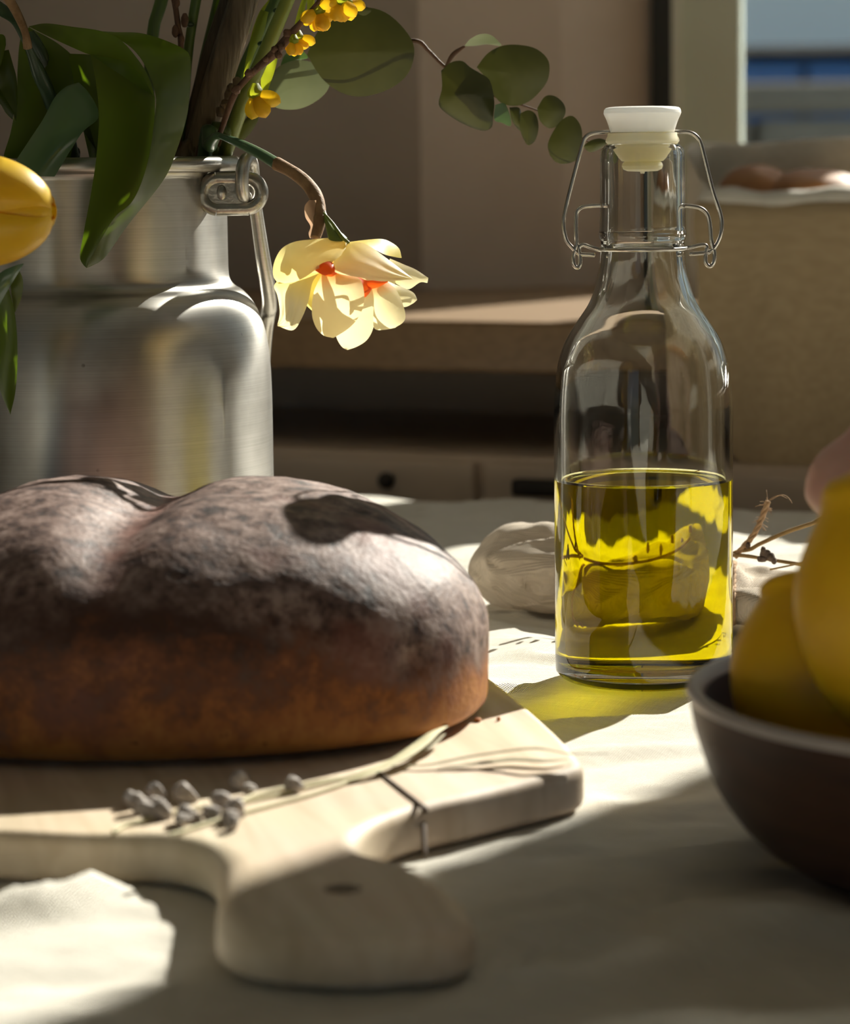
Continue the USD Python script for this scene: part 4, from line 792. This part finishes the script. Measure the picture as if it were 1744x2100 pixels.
pet([(790, 574), (812, 594), (827, 626), (832, 650), (826, 662), (812, 671)], [(760, 580), (767, 610), (766, 650), (769, 674), (790, 676), (811, 672)], [-0.006, -0.006, -0.007, -0.008, -0.009, -0.010], [-0.009, -0.012, -0.013, -0.012, -0.011, -0.010], tint(org, 0.28), 0.14, seed=6)
pet([(664, 556), (644, 598), (640, 640), (648, 670), (664, 688), (683, 693)], [(708, 560), (738, 572), (747, 600), (745, 630), (732, 656), (712, 676), (684, 693)], -0.013, [-0.013, -0.016, -0.018, -0.019, -0.018, -0.016, -0.014], tint(org, 0.30), 0.20, seed=7)
pet([(705, 570), (694, 620), (684, 660), (690, 692), (701, 711), (712, 718)], [(752, 575), (771, 598), (770, 640), (766, 672), (754, 696), (734, 710), (713, 718)], -0.008, -0.006, tint(org, 0.26), 0.10, seed=8)
pet([(590, 560), (563, 584), (569, 606), (574, 640), (569, 668)], [(655, 560), (641, 580), (632, 620), (618, 655), (601, 677), (571, 669)], [-0.004, -0.006, -0.006, -0.006, -0.006], -0.003, tint(yel, 0.5), 0.14, seed=9, waves=0.0008)
pet([(650, 560), (630, 598), (627, 622), (641, 638)], [(685, 560), (662, 598), (652, 628), (642, 639)], 0.004, 0.004, tint(yel * .9, 0.9, yel), 0.1, seed=10, nu=18, nv=8)
pet([(720, 520), (760, 530), (800, 545), (812, 580)], [(700, 540), (720, 570), (760, 590), (805, 590)], 0.004, 0.002, tint(org, 0.7), 0.05, seed=11, nu=18, nv=8)
pet([(640, 530), (630, 560), (632, 600), (650, 625)], [(720, 530), (730, 570), (720, 610), (660, 630)], 0.006, 0.004, tint(org, 0.5), 0.05, seed=12, nu=18, nv=8)
for A, B in (([(644, 553, -0.0175), (660, 541, -0.0165), (677, 536, -0.015), (684, 542, -0.015)], [(646, 556, -0.0175), (662, 564, -0.0185), (680, 567, -0.0185), (692, 561, -0.0165)]),
             ([(708, 566, -0.008), (730, 566, -0.010), (752, 575, -0.011), (770, 580, -0.010)], [(712, 574, -0.010), (738, 580, -0.0135), (744, 598, -0.0135), (747, 611, -0.012), (758, 601, -0.011), (768, 584, -0.0105)]),
             ([(748, 576, -0.011), (770, 575, -0.011), (795, 576, -0.010)], [(757, 594, -0.012), (775, 590, -0.012), (796, 579, -0.0105)])):
    lp(da, 'cup', [(x, y, DD + d) for x, y, d in A], [(x, y, DD + d) for x, y, d in B], 'corona_orange', bulge=0.25, nu=18, nv=10, ripple=0.0015, seed=3, label='orange frill of the cup')

# ------------------------------------------------------------------ eucalyptus
ED = 1.31
eu = fl('eucalyptus_branch', 'eucalyptus branch with round dull green leaves reaching right from the can', 'eucalyptus', (640, 120, ED))
part(eu, 'stalk', tube([np.array([KX + 0.03, KD + 0.02, 0.08]), D(450, 300, ED), D(500, 230, ED + 0.005), D(575, 140, ED + 0.008), D(640, 112, ED + 0.01), D(700, 100, ED + 0.012), D(780, 95, ED + 0.012), D(852, 84, ED), D(880, 105, ED), D(914, 138, ED), D(960, 165, ED + 0.01), D(1020, 200, ED + 0.012), D(1085, 220, ED + 0.012), D(1120, 235, ED + 0.012), D(1160, 262, ED + 0.01), D(1215, 295, ED + 0.01)], [pxr(w, ED) for w in (9, 9, 9, 8, 8, 7, 7, 10, 8, 7, 6, 5, 4, 4, 3, 3)], 8, 200), 'twig')
E = lambda o, d, m_, **k: part(eu, 'leaf', disc_leaf(o, d, **k), m_)
E([(630, 112), (655, 60), (700, 25), (745, 15), (790, 25), (830, 60), (850, 100), (838, 150), (800, 182), (745, 198), (700, 190), (660, 160)], ED - 0.008, 'eucalyptus', bulge=0.004, fold=0.00003)
E([(722, 20), (735, 14), (752, 14), (762, 22), (745, 32)], ED - 0.012, 'eucalyptus', bulge=0.001)
E([(545, 205), (548, 170), (570, 138), (610, 123), (650, 132), (677, 155), (672, 185), (645, 210), (610, 224), (570, 222)], ED + 0.000, 'eucalyptus_pale', bulge=0.003)
E([(572, 145), (585, 112), (612, 100), (632, 118), (612, 124), (590, 140)], ED + 0.004, 'leaf_bluish', bulge=0.001)
E([(482, 290), (500, 250), (525, 220), (530, 245), (512, 275), (490, 294)], ED + 0.004, 'eucalyptus', bulge=0.001)
E([(905, 145), (925, 128), (948, 125), (965, 138), (985, 150), (1005, 165), (1014, 205), (1012, 240), (1008, 262), (988, 268), (950, 254), (915, 232), (900, 213), (907, 180)], ED - 0.008, 'eucalyptus', bulge=0.004, fold=0.00005)
E([(978, 138), (1000, 110), (1030, 94), (1065, 92), (1100, 100), (1124, 122), (1127, 150), (1118, 175), (1090, 205), (1060, 217), (1030, 212), (1010, 190), (1000, 165)], ED + 0.004, 'eucalyptus', bulge=0.004)
E([(952, 95), (965, 80), (985, 70), (1005, 71), (1020, 82), (1028, 94), (1000, 91), (975, 94)], ED - 0.004, 'eucalyptus_pale', bulge=0.002, tilt=(0.0001, 0.0009))
part(eu, 'stalk', tube([D(914, 138, ED), D(930, 112, ED - 0.002), D(953, 95, ED - 0.004)], [0.0006, 0.0012, 0.0006], 8, 20), 'twig')
E([(1016, 215), (1035, 212), (1046, 235), (1048, 258), (1030, 252), (1014, 245)], ED + 0.002, 'leaf_bluish', bulge=0.001, tilt=(0.0006, 0.0006))
E([(1045, 220), (1066, 222), (1072, 250), (1078, 275), (1060, 262), (1050, 245)], ED + 0.002, 'eucalyptus', bulge=0.002)
E([(1068, 232), (1085, 226), (1100, 236), (1105, 262), (1098, 288), (1084, 298), (1074, 285), (1066, 260)], ED - 0.002, 'eucalyptus', bulge=0.002)
E([(1102, 222), (1118, 198), (1138, 197), (1156, 212), (1160, 232), (1146, 256), (1126, 263), (1108, 248)], ED, 'eucalyptus', bulge=0.003)
E([(1128, 318), (1124, 296), (1136, 268), (1154, 245), (1175, 238), (1192, 260), (1194, 292), (1186, 325), (1160, 336), (1140, 332)], ED - 0.002, 'eucalyptus', bulge=0.003)
E([(1196, 300), (1212, 288), (1232, 284), (1246, 292), (1230, 306), (1210, 312)], ED + 0.004, 'eucalyptus', bulge=0.002)

# ------------------------------------------------------------------ the upper bouquet, above the picture's edge, which shades the leaves below
def spray(label, top, n, seed, mat_, size, foot=(0.0, 0.0), spread=0.05, cat='eucalyptus', name='eucalyptus_branch', nm='leaf'):
    """a stalk from the can up to the point top (u, v, z) with n leaf blades round its upper part, all higher than the frame"""
    r_ = np.random.default_rng(seed); tp = W(*top); lo = np.array([KX + foot[0], KD + foot[1], 0.06]);
    e = thing(name, label, cat, lo)
    P = arclen([lo, D(402, 330, 1.315 + foot[1]), D(470, 120, 1.32 + foot[1]), D(512, -45, 1.325 + foot[1]), 0.5 * (tp + D(530, -120, 1.33)) + [0, 0, 0.03], tp], 70)
    part(e, 'stalk', tube(P, 0.0022, 8, 60), 'stem_green')
    up = P[P[:, 2] > 0.335]
    for k in range(n):
        q = up[int(r_.uniform(0, 1) * (len(up) - 1))]; d_ = r_.normal(size=3) * [1, 1, 0.45] + [0, 0, 0.25]; d_ /= np.linalg.norm(d_)
        L_ = size * r_.uniform(0.8, 1.25); nn = SUN + 0.5 * r_.normal(size=3); nn -= d_ * (nn @ d_); nn /= np.linalg.norm(nn); sd_ = np.cross(d_, nn)
        s = np.linspace(0, 1, 14); t = np.linspace(-1, 1, 7); S, T_ = np.meshgrid(s, t, indexing='ij')
        wdt = L_ * spread * 10 * 0.5 * np.sin(np.pi * (0.04 + 0.93 * S)) ** 0.8
        v = q + d_ * (0.01 + L_ * S)[..., None] + sd_ * (wdt * T_)[..., None] - nn * (0.25 * L_ * S**2 + 0.3 * wdt * T_**2)[..., None]
        v[..., 2] = np.maximum(v[..., 2], 0.322 + 0.05 * (v[..., 1] - 1.3))
        part(e, nm, (v.reshape(-1, 3), grid_faces(14, 7)), mat_)
    return e
spray('eucalyptus spray rising out of the top of the picture, over the hanging leaves', (-0.69, 1.27, 0.56), 26, 1, 'eucalyptus', 0.075, spread=0.075)
spray('eucalyptus spray rising out of the top of the picture, at the back of the bouquet', (-0.70, 1.38, 0.56), 24, 2, 'eucalyptus', 0.075, (0.0, 0.008), spread=0.075)
spray('eucalyptus spray rising out of the top of the picture, leftmost of the sprays', (-0.765, 1.24, 0.55), 24, 3, 'eucalyptus', 0.075, (0.0, 0.014), spread=0.075)
spray('leafy tulip stalk out of sight over the upper picture edge', (-0.715, 1.18, 0.46), 9, 4, 'tulip_leaf', 0.13, (0.0, 0.020), spread=0.035, cat='tulip leaves', name='tulip_stalk')

# ------------------------------------------------------------------ rolled napkin tied with twine and dried stems
def napkin():
    path = arclen([D(1012, 1200, 1.395), D(1080, 1195, 1.375), D(1160, 1205, 1.36), D(1300, 1215, 1.345), D(1450, 1225, 1.325), D(1560, 1235, 1.305), D(1680, 1248, 1.28)], 150)
    n = 120; t = np.linspace(0, 1, len(path)); a = np.linspace(0, 2 * np.pi, n, endpoint=False)
    T = np.gradient(path, axis=0); T /= np.linalg.norm(T, axis=1)[:, None]; side = np.cross(T, [0, 0, 1.0]); side /= np.linalg.norm(side, axis=1)[:, None]
    hz = np.interp(t, [0, 0.02, 0.05, 0.12, 0.25, 0.5, 0.62, 0.75, 1], [0.006, 0.0135, 0.0185, 0.0212, 0.0200, 0.0165, 0.0150, 0.0150, 0.012])
    hy = np.interp(t, [0, 0.02, 0.06, 0.15, 0.5, 1], [0.006, 0.014, 0.022, 0.027, 0.028, 0.030])
    spiral = 0.0018 * np.cos(2 * a[None] + 7 * t[:, None]) + 0.0012 * np.cos(5 * a[None] - 9 * t[:, None] + 1)
    ca, sa = np.cos(a), np.sin(a)
    ry = hy[:, None] * np.sign(ca) * np.abs(ca) ** 0.85; rz = hz[:, None] * np.sign(sa) * np.abs(sa) ** 0.8
    cz = hz + 0.0018
    P = path[:, None] * [1, 1, 0] + side[:, None] * (ry + spiral * ca)[..., None] + np.array([0, 0, 1.0]) * (cz[:, None] + rz + spiral * sa)[..., None]
    rg = 1 - np.abs(2 * meshkit.fbm(P * [22, 40, 60] + 3, 2, 31) - 1)
    P += (0.007 * (meshkit.fbm(P * [34, 34, 60], 3, 2) - 0.5) + 0.0040 * (meshkit.fbm(P * [70, 60, 110], 2, 12) - 0.5) - 0.004 * np.clip(rg - 0.8, 0, 1) / 0.2)[..., None] * np.stack([0 * ca, ca, sa], -1)[None]
    P[..., 2] = np.maximum(P[..., 2], 0.0035)
    v = P.reshape(-1, 3); f = []
    for i in range(len(path) - 1):
        A = i * n + np.arange(n); B = A + n
        f += [np.column_stack([A, np.roll(A, -1), np.roll(B, -1)]), np.column_stack([A, np.roll(B, -1), B])]
    k = len(v); v = np.vstack([v, v[:n].mean(0), v[-n:].mean(0)]); A = np.arange(n); B = (len(path) - 1) * n + A
    f += [np.column_stack([np.full(n, k), np.roll(A, -1), A]), np.column_stack([np.full(n, k + 1), B, np.roll(B, -1)])]
    return v, np.vstack(f)
nm = napkin()
solo('napkin', nm, 'linen_grey', 'rolled grey-beige linen napkin lying behind the oil bottle', 'napkin')
nt = trimesh.Trimesh(*nm, process=False)
mottled('jute', (0.36, 0.22, 0.12), (0.55, 0.37, 0.22), 300, rough=0.9, bump=0.4)
mottled('dry_stem', (0.22, 0.13, 0.04), (0.36, 0.23, 0.09), 150, rough=0.7)
mottled('dry_bud', (0.09, 0.06, 0.045), (0.17, 0.12, 0.09), 300, rough=0.9, bump=0.5)
tw = thing('twine', 'frayed jute twine tied round the napkin, its end sticking up right of the bottle', 'twine', D(1512, 1138, 1.30))
def ply(P, r, n=90):
    """three strands laid round each other"""
    Q = arclen(P, n); T = np.gradient(Q, axis=0); T /= np.linalg.norm(T, axis=1)[:, None]
    x = np.cross(T, [0, 1.0, 0.2]); x /= np.linalg.norm(x, axis=1)[:, None]; y = np.cross(T, x); L = np.r_[0, np.cumsum(np.linalg.norm(np.diff(Q, axis=0), axis=1))]
    ms = []
    for k in range(3):
        an = L / (r * 7) * 2 * np.pi / 1.4 + k * 2.094
        ms.append(tube(Q + r * 0.5 * (np.cos(an)[:, None] * x + np.sin(an)[:, None] * y), r * 0.62, 7, n))
    return cat_(*ms)
endp = [D(1508, 1142, 1.297), D(1525, 1122, 1.295), D(1540, 1105, 1.295), D(1553, 1085, 1.295), D(1563, 1062, 1.295), D(1570, 1045, 1.295), D(1576, 1028, 1.295)]
part(tw, 'loose_end', ply(endp, 0.0013), 'jute')
rng = np.random.default_rng(5)
fr = []
for k in range(42):
    i = rng.uniform(0.55, 1.0); q = spline(endp, 100)[int(i * 99)]
    dr = rng.normal(size=3) * [1, 0.5, 1]; dr /= np.linalg.norm(dr); ln = rng.uniform(0.002, 0.0048) * (1.3 if i > 0.9 else 0.8)
    fr.append(tube([q, q + dr * ln * 0.5 + [0, 0, 0.0006], q + dr * ln + rng.normal(size=3) * 0.0008], 0.00010, 4, 6))
fr.append(tube([D(1577, 1026, 1.295), D(1590, 1018, 1.294), D(1607, 1015, 1.293), D(1618, 1021, 1.293), D(1625, 1032, 1.293)], 0.00011, 4, 20))
fr.append(tube([D(1574, 1030, 1.295), D(1588, 1022, 1.294), D(1600, 1016, 1.294), D(1615, 1022, 1.293)], 0.0001, 4, 16))
part(tw, 'fibres', cat_(*fr), 'jute', kind='stuff')
# the loop round the roll follows its section
sec = nt.section(plane_origin=D(1506, 1180, 1.312), plane_normal=[1, -0.12, 0])
if sec is not None:
    lp = max(sec.discrete, key=len); lp = lp[::6]; cc = lp.mean(0); lp = cc + (lp - cc) * 1.035
    lp[:, 2] = np.maximum(lp[:, 2], 0.0045)
    part(tw, 'loop', ply(np.vstack([lp, lp[:1]]), 0.0012, 160), 'jute')
spg = thing('dried_sprig', 'thin brown dried stem leaving the twine towards the upper right, behind the lemons', 'dried stem', D(1512, 1136, 1.29))
part(spg, 'stem', tube([D(1500, 1137, 1.302), D(1514, 1131, 1.297), D(1540, 1126, 1.293), D(1562, 1114, 1.29), D(1620, 1089, 1.285), D(1690, 1066, 1.28), D(1735, 1049, 1.275)], [0.0009, 0.0009, 0.001, 0.00095, 0.001, 0.001, 0.0008], 8, 60), 'dry_stem')
part(spg, 'stem', tube([D(1655, 1077, 1.2835), D(1690, 1060, 1.28), D(1730, 1040, 1.276)], 0.0005, 6, 16), 'dry_stem')
part(spg, 'bud', ellipsoid(D(1535, 1118, 1.293), (0.0012, 0.001, 0.0016), 2, 0.4, 900), 'dry_bud')
sp2 = thing('dried_sprig', 'dried stem with a dark shrivelled bud lying on the napkin right of the bottle', 'dried stem', D(1512, 1142, 1.285))
part(sp2, 'stem', tube([D(1500, 1138, 1.298), D(1530, 1140, 1.288), D(1570, 1146, 1.283), D(1640, 1157, 1.277), D(1720, 1170, 1.27)], [0.0008, 0.0009, 0.0008, 0.0009, 0.0007], 8, 50), 'dry_stem')
part(sp2, 'stem', tube([D(1580, 1168, 1.278), D(1620, 1160, 1.276), D(1655, 1152, 1.273)], 0.0004, 6, 16), 'dry_stem')
for k, (x, y, rx, rz_) in enumerate(((1570, 1134, 0.0026, 0.0022), (1563, 1146, 0.0028, 0.0016), (1583, 1143, 0.0018, 0.0022), (1588, 1150, 0.0014, 0.0016), (1566, 1128, 0.0012, 0.0018))):
    part(sp2, 'bud', ellipsoid(D(x, y, 1.281 - 0.0005 * k), (rx, 0.0016, rz_), 2, 0.9, 420, k), 'dry_bud')
# left ends of the tied stems, seen bent through the oil
sp3 = thing('dried_sprig', 'dried flower sprig lying on the napkin behind the oil, seen through the bottle', 'dried stem', D(1350, 1150, 1.31))
part(sp3, 'stem', tube([D(1502, 1140, 1.305), D(1420, 1144, 1.312), D(1330, 1138, 1.318), D(1240, 1118, 1.32), D(1185, 1095, 1.322)], 0.0008, 8, 50), 'dry_stem')
rng = np.random.default_rng(11)
for k in range(6):
    t = k / 5; q = D(1340 - 150 * t, 1138 - 40 * t - (k % 2) * 12, 1.319); ln = rng.uniform(0.004, 0.007)
    part(sp3, 'bud', ellipsoid(q + [0, 0, 0.002], (rng.uniform(0.0008, 0.002), 0.0012, rng.uniform(0.001, 0.0026)), 2, 1.2, 700, k), 'dry_stem')

# ------------------------------------------------------------------ dried flowers on the board
mottled('dry_husk', (0.24, 0.21, 0.19), (0.46, 0.41, 0.37), 260, rough=0.85, bump=0.5)
mottled('dry_straw', (0.46, 0.42, 0.24), (0.62, 0.57, 0.36), 120, rough=0.7, stretch=(1, 1, 1))
mottled('dry_leaf', (0.17, 0.15, 0.08), (0.30, 0.26, 0.15), 120, rough=0.7)
sd = thing('dried_sprig', 'dried sprig with grey seed husks lying on the board in front of the loaf', 'dried stem', Z(420, 1650, TB))
def onboard(x, y, h=0.0): return Z(x, y, TB + h)
stems = [[(262, 1690), (330, 1672), (420, 1655), (520, 1640), (640, 1612), (760, 1578), (850, 1535)], [(350, 1712), (420, 1690), (480, 1672), (560, 1650), (660, 1622), (770, 1580), (860, 1530)],
         [(232, 1706), (262, 1690), (300, 1684)], [(450, 1664), (520, 1632), (600, 1612), (700, 1594)]]
for s in stems:
    part(sd, 'stem', tube([onboard(x, y, 0.0009) for x, y in s], 0.0006, 7, 50), 'dry_straw')
rng = np.random.default_rng(8)
husks = ((272, 1640, 3.2, 2.0, -35), (290, 1652, 4.4, 2.7, -35), (306, 1664, 4.0, 2.4, -30), (324, 1628, 4.2, 2.7, -50), (334, 1664, 3.6, 2.5, -40), (318, 1648, 3.0, 2.2, 20), (383, 1630, 4.6, 2.8, -30), (388, 1670, 3.8, 2.3, -25), (376, 1680, 2.8, 1.8, 10), (460, 1646, 4.2, 2.8, -30),
         (436, 1666, 3.2, 2.2, 0), (484, 1660, 3.6, 3.0, -50), (474, 1674, 3.0, 2.0, 15), (497, 1604, 4.6, 2.9, -40), (512, 1618, 2.6, 1.8, 10), (604, 1610, 3.4, 2.4, -10), (478, 1688, 2.6, 1.8, 60))
for k, (x, y, sx, sz, an) in enumerate(husks):
    q = onboard(x, y, 0.0025); R_ = rotm([0, 1, 0], -an) @ np.eye(3)
    m0 = ellipsoid((0, 0, 0), (sx / 1000, 0.0026, sz / 1000), 3)
    hv = m0[0]; t_ = hv[:, 0] / (sx / 1000)          # a husk: pointed at one end, ribbed, torn at the other
    hv = hv * np.column_stack([np.ones(len(hv)), 1 - 0.35 * t_, 1 - 0.35 * t_]); hv = hv * (1 + 0.55 * (meshkit.fbm(hv * 420 + 9 * k, 3, k)[:, None] - 0.5) + 0.07 * np.cos(6 * np.arctan2(hv[:, 2], hv[:, 1]))[:, None])
    nv = hv @ R_.T; nv[:, 2] = np.maximum(nv[:, 2], -0.0024)
    part(sd, 'seed_husk', (nv + q, m0[1]), 'dry_husk')
st2 = thing('dried_leaf', 'pale dried grass blade on the board beside the loaf', 'dried leaf', onboard(800, 1560))
def blade(P, w, h=0.0012, up=(0, 0, 1)):
    return tube([onboard(x, y, h + dh) for x, y, dh in P], w, 10, 70, flat=0.16, up=up)
part(st2, 'blade', blade([(700, 1604, 0), (760, 1585, 0.001), (820, 1555, 0.003), (865, 1524, 0.005), (890, 1503, 0.006), (918, 1488, 0.004)], [0.0006, 0.0018, 0.0026, 0.0026, 0.0018, 0.0006]), 'dry_straw')
part(st2, 'blade', blade([(760, 1588, 0), (830, 1556, 0.001), (880, 1530, 0.002), (912, 1505, 0.003)], [0.0006, 0.0016, 0.0016, 0.0005]), 'dry_leaf')
st3 = thing('dried_leaf', 'long olive-brown dried leaf lying across the right shoulder of the board', 'dried leaf', onboard(1000, 1555))
part(st3, 'blade', blade([(800, 1572, 0), (880, 1568, 0.0005), (960, 1552, 0.002), (1060, 1537, 0.005), (1110, 1535, 0.006), (1165, 1545, 0.004), (1200, 1545, 0.003), (1248, 1546, 0.002)], [0.0007, 0.0014, 0.0015, 0.0018, 0.0018, 0.0013, 0.0009, 0.0006]), 'dry_leaf')
part(st3, 'blade', blade([(900, 1574, 0), (980, 1566, 0.0005), (1050, 1557, 0.001), (1120, 1560, 0.001), (1165, 1556, 0.0008)], [0.0006, 0.002, 0.0026, 0.0022, 0.0006]), 'dry_leaf')
plain('crumb', (0.45, 0.18, 0.06), 0.8)
for k, (x, y, s) in enumerate(((980, 1476, 1.4), (1023, 1474, 0.8))):
    solo('bread_crumb', ellipsoid(onboard(x, y, 0.0008), (s / 1000, s / 1000, 0.0008), 2, 0.6, 500, k), 'crumb', ('larger orange bread crumb on the board right of the loaf', 'tiny bread crumb on the board, right of the larger crumb')[k], 'crumb', group='crumbs on the board')

# ------------------------------------------------------------------ bread basket on the window sill
mottled('wicker', (0.22, 0.14, 0.07), (0.32, 0.21, 0.11), 60, rough=0.8)
mottled('crust_far', (0.27, 0.115, 0.04), (0.42, 0.21, 0.085), 22, rough=0.6, bump=0.3)
S0 = V(1484, 600, 1.86); su = float(S0[0] * NU[0] + S0[1] * NU[1])
bu0, bu1, bv0, bv1 = su - 0.004, su + 0.30, 1.838, 2.03
bt = float(V(1600, 430, 1.84)[2])
bk = thing('bread_basket', 'low basket lined with beige linen on the sill, holding bread', 'basket', W((bu0 + bu1) / 2, (bv0 + bv1) / 2, SILL))
bb = [roombox((bu0 + 0.012, bv0 + 0.012, SILL + 0.0005), (bu1 - 0.012, bv1 - 0.012, SILL + 0.008), 0.003)]
part(bk, 'bottom', bb[0], 'wicker', smooth=30)
for lo, hi in (((bu0 + 0.006, bv0 + 0.010), (bu1 - 0.006, bv0 + 0.018)), ((bu0 + 0.006, bv1 - 0.018), (bu1 - 0.006, bv1 - 0.010)), ((bu0 + 0.006, bv0 + 0.018), (bu0 + 0.014, bv1 - 0.018)), ((bu1 - 0.014, bv0 + 0.018), (bu1 - 0.006, bv1 - 0.018))):
    part(bk, 'side', roombox((*lo, SILL + 0.001), (*hi, bt - 0.006), 0.003), 'wicker', smooth=30)
def lining():
    """linen laid over the front rim: hangs down in front of the sill, its hem running obliquely, and lies over the rim into the basket"""
    nu, nv = 90, 110; U = np.linspace(bu0 - 0.004, bu1 + 0.01, nu); g = []
    hemx = np.array([bu0 - 0.004, su + 0.005, su + 0.048, bu1 + 0.01])
    low = np.array([float(V(1505, 880, 1.81)[2]), float(V(1512, 900, 1.81)[2]), float(V(1650, 1050, 1.80)[2]), float(V(1650, 1050, 1.80)[2])])
    for u in U:
        fold = 0.006 * math.sin((u - su) * 95) + 0.004 * math.sin((u - su) * 41 + 1)
        zb_ = np.interp(u, hemx, low)
        path = np.array([(1.96, SILL + 0.03), (1.90, bt - 0.05), (1.872, bt - 0.016), (1.864, bt + 0.002), (1.850, bt + 0.008), (1.834, bt + 0.003), (1.827, bt - 0.014), (1.822 + fold * 0.3, SILL + 0.01), (1.818 + fold * 0.6, SILL - 0.05), (1.816 + fold, zb_)])
        q = arclen(np.column_stack([path, np.zeros(len(path))]), nv)
        g.append(np.column_stack([np.full(nv, u) + 0.003 * np.sin(q[:, 1] * 60), q[:, 0], q[:, 1] + 0.004 * (meshkit.fbm(np.column_stack([np.full(nv, u) * 25, q[:, 0] * 25, q[:, 1] * 8]), 2, 3) - 0.5)]))
    return toworld(np.concatenate(g)), grid_faces(nu, nv)
rl = np.array([W(u, 1.845 + 0.002 * math.sin(u * 60), bt + 0.0065 + 0.0015 * math.sin(u * 80)) for u in np.linspace(bu0 - 0.006, bu1, 30)])
part(bk, 'rolled_rim', tube(rl, [0.0075] + [0.009 + 0.001 * math.sin(k * 1.7) for k in range(28)] + [0.008], 14, 120, flat=0.8), 'linen_cream', label='cream rolled edge of the linen on the front rim')
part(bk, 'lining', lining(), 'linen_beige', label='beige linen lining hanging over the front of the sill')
# the back rim of the linen, standing up behind the bread
ln_ = spline([(bu0 + 0.004, bv0 + 0.012, 0.004), (bu0 - 0.012, 1.875, 0.014), (bu0 - 0.045, 1.925, 0.034), (bu0 - 0.060, 1.965, 0.046), (bu0 - 0.02, 1.985, 0.046), (bu0 + 0.06, 1.985, 0.050), (bu0 + 0.12, 1.985, 0.040), (bu0 + 0.20, 1.985, 0.022), (bu1, 1.985, 0.02)], 90)
nb = []
for k, (u, v, h) in enumerate(ln_):
    for t in np.linspace(0, 1, 16):          # rises from the basket, folds over outwards at the top
        a = t * 2.3; lift = math.sin(min(a, 1.57)) if a < 1.57 else 1 - 0.25 * (a - 1.57)
        nb.append((u - 0.004 * max(0, a - 1.2), v + 0.012 * max(0, a - 1.2) + 0.002 * math.sin(k * 0.7), SILL + 0.012 + (bt + h - SILL - 0.012) * lift))
part(bk, 'lining', (toworld(np.array(nb)), grid_faces(90, 16)), 'linen_cream', label='cream linen edge round and behind the bread')
for k, (px_, py_, rx, rz_) in enumerate(((1552, 380, 0.027, 0.0185), (1668, 386, 0.036, 0.0175))):
    q = V(px_, py_ + 10, 1.915)
    solo('bread_roll', ellipsoid(q, (rx, 0.04, rz_), 4, 0.12, 40, k), 'crust_far', ('brown bread roll at the left in the sill basket', 'brown bread roll at the right in the sill basket')[k], 'bread', group='bread rolls in the sill basket')
